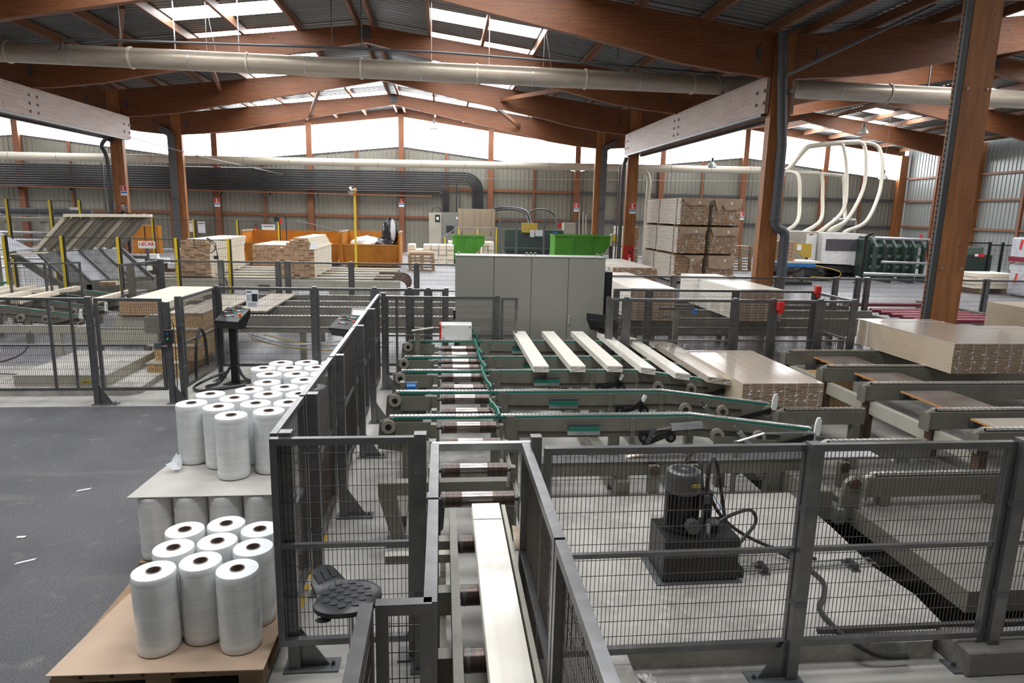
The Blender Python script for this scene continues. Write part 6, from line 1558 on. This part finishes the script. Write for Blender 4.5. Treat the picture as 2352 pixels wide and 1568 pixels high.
# cream suction pipes of the planing machine
sd = thing('suction_manifold', 'cream suction pipes rising from the planing machine to an overhead loop', 'duct', (20.5, 36, 0))
build(MB().tube(smooth_path([(18.7,36,5.3),(19.0,36,5.6),(19.7,36,6.5),(20.2,36,6.68),(21.6,36,6.86),(22.7,36,6.95)],4), .14, 12), 'header', 'duct_white', sd, smooth=True)
build(MB().tube([(19.6,40,5.56),(18.9,37.5,5.35),(18.7,36,5.25)], .2, 14), 'main_pipe', 'duct_white', sd, smooth=True)
for k, pts in enumerate(([(21.6,36,6.86),(21.75,35.8,6.6),(21.6,35,5.2),(20.8,33.6,3.3),(19.0,32.2,2.3),(18.6,32.2,2.05)],
        [(22.7,36,6.95),(23.0,35.9,6.75),(22.95,35.5,5.9),(22.4,34.6,4.4),(20.7,33,2.8),(19.4,32.2,2.3),(19.2,32.2,2.05)],
        [(22.7,36,6.95),(23.6,36,6.85),(23.9,35.8,6.5),(23.8,35.3,5.6),(23.2,34.4,4.2),(21.6,32.8,2.7),(20.2,32.2,2.2),(20.1,32.2,2.05)],
        [(18.7,36,5.25),(18.95,35.6,5.2),(19.05,35.2,4.9),(18.9,34.6,3.6),(18.0,33,2.6),(17.0,32.4,2.05)],
        [(18.7,36,5.25),(20.5,36,5.22),(20.7,35.8,5.0),(20.5,35.2,3.9),(19.6,33.6,2.7),(18.0,32.4,2.05)],
        [(18.7,36,5.25),(21.7,36,5.15),(21.95,35.8,4.95),(21.8,35.2,3.6),(20.9,33.6,2.6),(19.4,32.4,2.05)])):
    build(MB().tube(smooth_path(pts, 5), .095, 12), 'flexible_pipe', 'duct_white', sd, smooth=True)
# black cable bundle on the back wall
for k in range(10):
    z = 3.92 + k*.135; first = k < 4
    xe = .15 + .12*(3-k) if first else 2.1 + .13*(k-4)
    r_ = .35 + .06*k if first else .5 + .13*(k-4)
    xe = .1 + .1*k if first else 2.0 + .12*(k-4)
    pts = [(-32,43.9,z-.28), (xe-r_,43.9,z)] + [(xe-r_+r_*math.sin(a), 43.9, z-r_+r_*math.cos(a)) for a in [PI/2*j/6 for j in range(1,7)]] + [(xe,43.9,2.6)]
    o = build(MB().tube(pts, .058, 8), 'cable_duct', 'cable_black', smooth=True)
    tag(o, 'black cable conduit along the back wall, %s from the bottom of the bundle' % ORD[k], 'conduit', 'cable conduits on the back wall')
tr = thing('cable_tray', 'brown steel tray under the black conduits on the back wall', 'tray', (-15, 43.8, 3.7))
build(MB().box(-32, -.6, 43.7, 44.1, 3.6, 3.66).xform(Matrix.Identity(4)), 'tray', 'steel_girt', tr)
for k in range(11): build(MB().box(-31+k*2.9, -30.92+k*2.9, 43.72, 44.3, 3.45, 3.6), 'bracket', 'steel_dark', tr)
cr = thing('thin_conduit', 'thin conduit loop between the two groups of black conduits', 'conduit', (1, 43.9, 3)); build(MB().tube(smooth_path([(.3,43.9,3.9),(1.0,43.9,4.0),(1.15,43.9,3.8),(1.15,43.9,2.7)]), .03, 8), 'conduit', 'cable_black', cr); build(MB().box(.9, .98, 43.86, 43.94, 2.7, 4.6), 'flat_bar', 'cable_black', cr)
lw = thing('light_wire', 'thin bright wire tray across the back wall', 'wire', (0, 43.8, 4.8)); build(MB().bar((-24,44.28,4.35), (24,44.28,5.2), .03, .03), 'wire', 'galvanised', lw)
gc = thing('guy_cable', 'thin grey cable slanting from the left beam down to the wall', 'cable', (-10, 37, 5)); build(MB().tube([(-13.12,31.05,5.5),(-11.5,34.5,5.05),(-9.6,44.36,4.7)], .02, 6), 'cable', 'steel_grey', gc)
# downpipes at the columns
def downpipe(x, y, label, z0=0):
    t = thing('downpipe', label, 'pipe', (x, y, z0))
    build(MB().box(x-.2, x+.13, y-.3, y-.14, z0, 6.0), 'duct', 'steel_grey', t)
    build(MB().prism([(x-.2,6.0),(x+.13,6.0),(x+.13,6.25),(x-.0,6.5),(x-.6 if x < 0 else x+.6,6.75),(x-.6 if x < 0 else x+.6,6.45),(x-.2,6.2)] if x < 0 else [(x-.2,6.0),(x+.13,6.0),(x+.13,6.2),(x+.6,6.45),(x+.6,6.75),(x,6.5),(x-.2,6.25)], 'y', y-.3, y-.14), 'elbow', 'steel_grey', t)
    build(MB().box(x-.22, x+.15, y-.32, y-.135, 3.0, 3.06), 'clamp', 'steel_dark', t)
    build(MB().box(x+.0, x+.13, y-.36, y-.3, 3.0, 3.25), 'junction_box', 'steel_grey', t)
downpipe(-13.85, 37.75, 'wide grey downpipe on the farthest left column')
downpipe(8.95, 37.75, 'wide grey downpipe on the farthest right column')
pa = thing('round_downpipe', 'round dark grey downpipe with a jog on the second right column', 'pipe', (8.8, 17.2, 0))
build(MB().tube([(8.52,17.25,7.35),(8.62,17.25,6.2),(8.78,17.25,4.6),(8.78,17.25,2.75),(8.80,17.25,2.6),(8.88,17.25,2.5),(9.0,17.25,2.46),(9.08,17.25,2.38),(9.1,17.25,2.25),(9.1,17.25,0)], .125, 16), 'pipe', 'pipe_grey', pa, smooth=True)
for z in (2.7, 5.9): build(MB().cyl((8.78,17.25,z), (8.78,17.25,z+.08), .14, 16), 'socket', 'pipe_grey', pa, smooth=True)
pc = thing('column_conduit', 'dark conduit and chain rail beside the third right column', 'conduit', (8.3, 30.8, 0)); build(MB().tube([(8.35,30.85,5.3),(8.25,30.8,5.0),(8.22,30.8,4.5),(8.22,30.8,0)], .09, 10), 'conduit', 'steel_dark', pc, smooth=True); build(MB().bar((8.05,30.8,.5), (8.05,30.8,4.9), .06, .06), 'rod', 'steel_grey', pc)
pd = thing('column_conduit', 'dark hooked conduit beside the third left column', 'conduit', (-14.2, 30.7, 0)); build(MB().tube(smooth_path([(-13.75,30.8,5.3),(-14.0,30.8,5.38),(-14.2,30.8,5.1),(-14.05,30.8,4.7),(-14.03,30.8,4),(-14.03,30.8,1.6)]), .08, 10), 'conduit', 'steel_dark', pd, smooth=True); build(MB().bar((-14.25,30.8,1.5), (-14.25,30.8,4.4), .06, .06), 'rod', 'steel_grey', pd)
# steel channel with a hanging chain on the nearest right column
cz = thing('column_chain', 'hanging chain beside the nearest right column', 'chain', (8.2, 10.7, .8))
for k in range(150):
    z = .8 + k*.045
    build(MB().bar((8.20,10.6,z), (8.20,10.6,z+.038), .012 if k % 2 else .034, .034 if k % 2 else .012, up=(1,0,0)), 'chain_link', 'chain_dark', cz)
tag(build(MB().box(8.27, 8.36, 10.62, 10.70, .0, 7.2), 'steel_channel', 'steel_dark'), 'dark steel channel along the nearest right column', 'channel')
bo = thing('column_bolts', 'grey coach bolts on the face of the nearest right column', 'bolts', (8.6, 10.6, 2))
for (x, z) in ((8.45,2.0),(8.8,2.0),(8.45,4.9),(8.8,4.9)): build(MB().cyl((x,10.62,z), (x,10.6,z), .022, 8), 'bolt', 'galvanised', bo)
# bell lamps
def bell(x, y, z, ztop, label):
    t = thing('bell_lamp', label, 'lamp', (x, y, z))
    build(MB().lathe([(.25,0),(.24,.06),(.18,.18),(.10,.26),(.07,.30),(.001,.31)], (x,y,z), 20), 'shade', 'lamp_shell', t, smooth=True)
    build(MB().cyl((x,y,z+.3), (x,y,z+.52), .07, 12), 'ballast', 'steel_grey', t, smooth=True)
    build(MB().cyl((x,y,z+.03), (x,y,z+.05), .2, 18), 'diffuser', 'white_plastic', t, smooth=True)
    build(MB().bar((x,y,z+.5), (x,y,ztop), .012, .012), 'cord', 'steel_dark', t)
bell(-.44, 40.0, 7.3, 8.6, 'bell lamp hanging in front of the bright gable')
bell(14.5, 36.0, 5.35, 8.3, 'bell lamp right of the third right column')
bell(24.4, 36.0, 5.0, 8.46, 'bell lamp above the green feeder')
bell(21.0, 33.0, 7.0, 8.8, 'bell lamp up under the right roof')
# fire extinguisher signs and extinguishers
def fire_sign(x, y, z, label, s=1.0):
    t = thing('extinguisher_sign', label, 'sign', (x, y, z)); w, h = .12*s, .19*s
    build(MB().box(x-w, x+w, y-.006, y, z-h, z+h), 'plate', 'paper', t)
    build(MB().box(x-w+.01, x+w-.01, y-.009, y-.006, z-h*.15, z+h-.01), 'red_field', 'red_paint', t)
    build(MB().box(x-w*.35, x-w*.02, y-.011, y-.009, z, z+h*.7), 'symbol_bottle', 'text_white', t); build(MB().box(x-w*.35, x+w*.3, y-.011, y-.009, z+h*.72, z+h*.82), 'symbol_hose', 'text_white', t); build(MB().box(x+w*.2, x+w*.4, y-.011, y-.009, z, z+h*.3), 'symbol_flame', 'text_white', t)
    build(MB().box(x-w+.01, x+w-.01, y-.009, y-.006, z-h*.55, z-h*.3), 'blue_strip', 'blue_paint', t)
fire_sign(-13.9, YB-.24, 2.95, 'extinguisher sign on the wall post left of the far lumber', 1.4)
fire_sign(-2.55, YB-.24, 3.2, 'extinguisher sign on the middle wall post', 1.4)
fire_sign(8.8, YB-.24, 3.15, 'extinguisher sign on the wall post by the farthest right column', 1.4)
fire_sign(20.15, YB-.24, 2.85, 'extinguisher sign on the wall post behind the tall lumber packs', 1.4)
fire_sign(8.78, 30.86, 3.05, 'extinguisher sign on the third right column', 1.25)
fire_sign(-13.5, 30.86, 3.3, 'extinguisher sign on the third left column', 1.1)
def extinguisher(x, y, z, label):
    t = thing('fire_extinguisher', label, 'extinguisher', (x, y, z))
    build(MB().lathe([(.001,0),(.085,0),(.088,.03),(.088,.42),(.06,.50),(.025,.53),(.001,.54)], (x,y,z), 16), 'bottle', 'red_paint', t, smooth=True)
    build(MB().box(x-.02, x+.06, y-.02, y+.02, z+.53, z+.60), 'valve', 'black_plastic', t); build(MB().tube(smooth_path([(x+.05,y,z+.58),(x+.14,y-.02,z+.7),(x+.02,y-.04,z+.85),(x-.08,y-.03,z+.72),(x+.1,y-.06,z+.52)]), .015, 6), 'hose', 'black_rubber', t)
    build(MB().box(x-.05, x+.05, y-.092, y-.086, z+.12, z+.34), 'label_print', 'text_white', t)
    return t
extinguisher(8.72, 30.78, .45, 'red extinguisher on the third right column')
o = build(MB().box(8.43, 8.95, 30.862, 30.868, .3, 1.35), 'trim_1', 'red_paint'); o['kind'] = 'structure'; o['label'] = 'red painted patch on the third right column'; o['category'] = 'marking'
extinguisher(-11.7, 44.43, 1.0, 'red extinguisher hung on the back wall behind the lumber')
for i, (x, z, w, lab) in enumerate(((-15.55,1.45,.28,'white notice on the back wall left of the lumber, left one'),(-14.9,1.4,.22,'white notice on the back wall left of the lumber, right one'),(-10.86,1.3,.4,'white notice on the back wall between the lumber stacks'))):
    t = thing('wall_notice', lab, 'notice', (x, 44.2, z)); build(MB().box(x-w, x+w, 44.18, 44.2, z-.35, z+.35), 'sheet', 'paper', t); build(MB().box(x-w*.8, x+w*.8, 44.172, 44.18, z+.2, z+.28), 'print', 'cabinet_grey', t)
for i, x in enumerate((9.0, 9.25, 9.45)):
    tag(build(MB().bar((x+.05,44.1,0), (x,44.25,3.1-.2*i), .10, .05), 'leaning_plank', 'pine_grey'), 'plank leaning on the back wall by the farthest column, %s from the left' % ORD[i], 'plank')
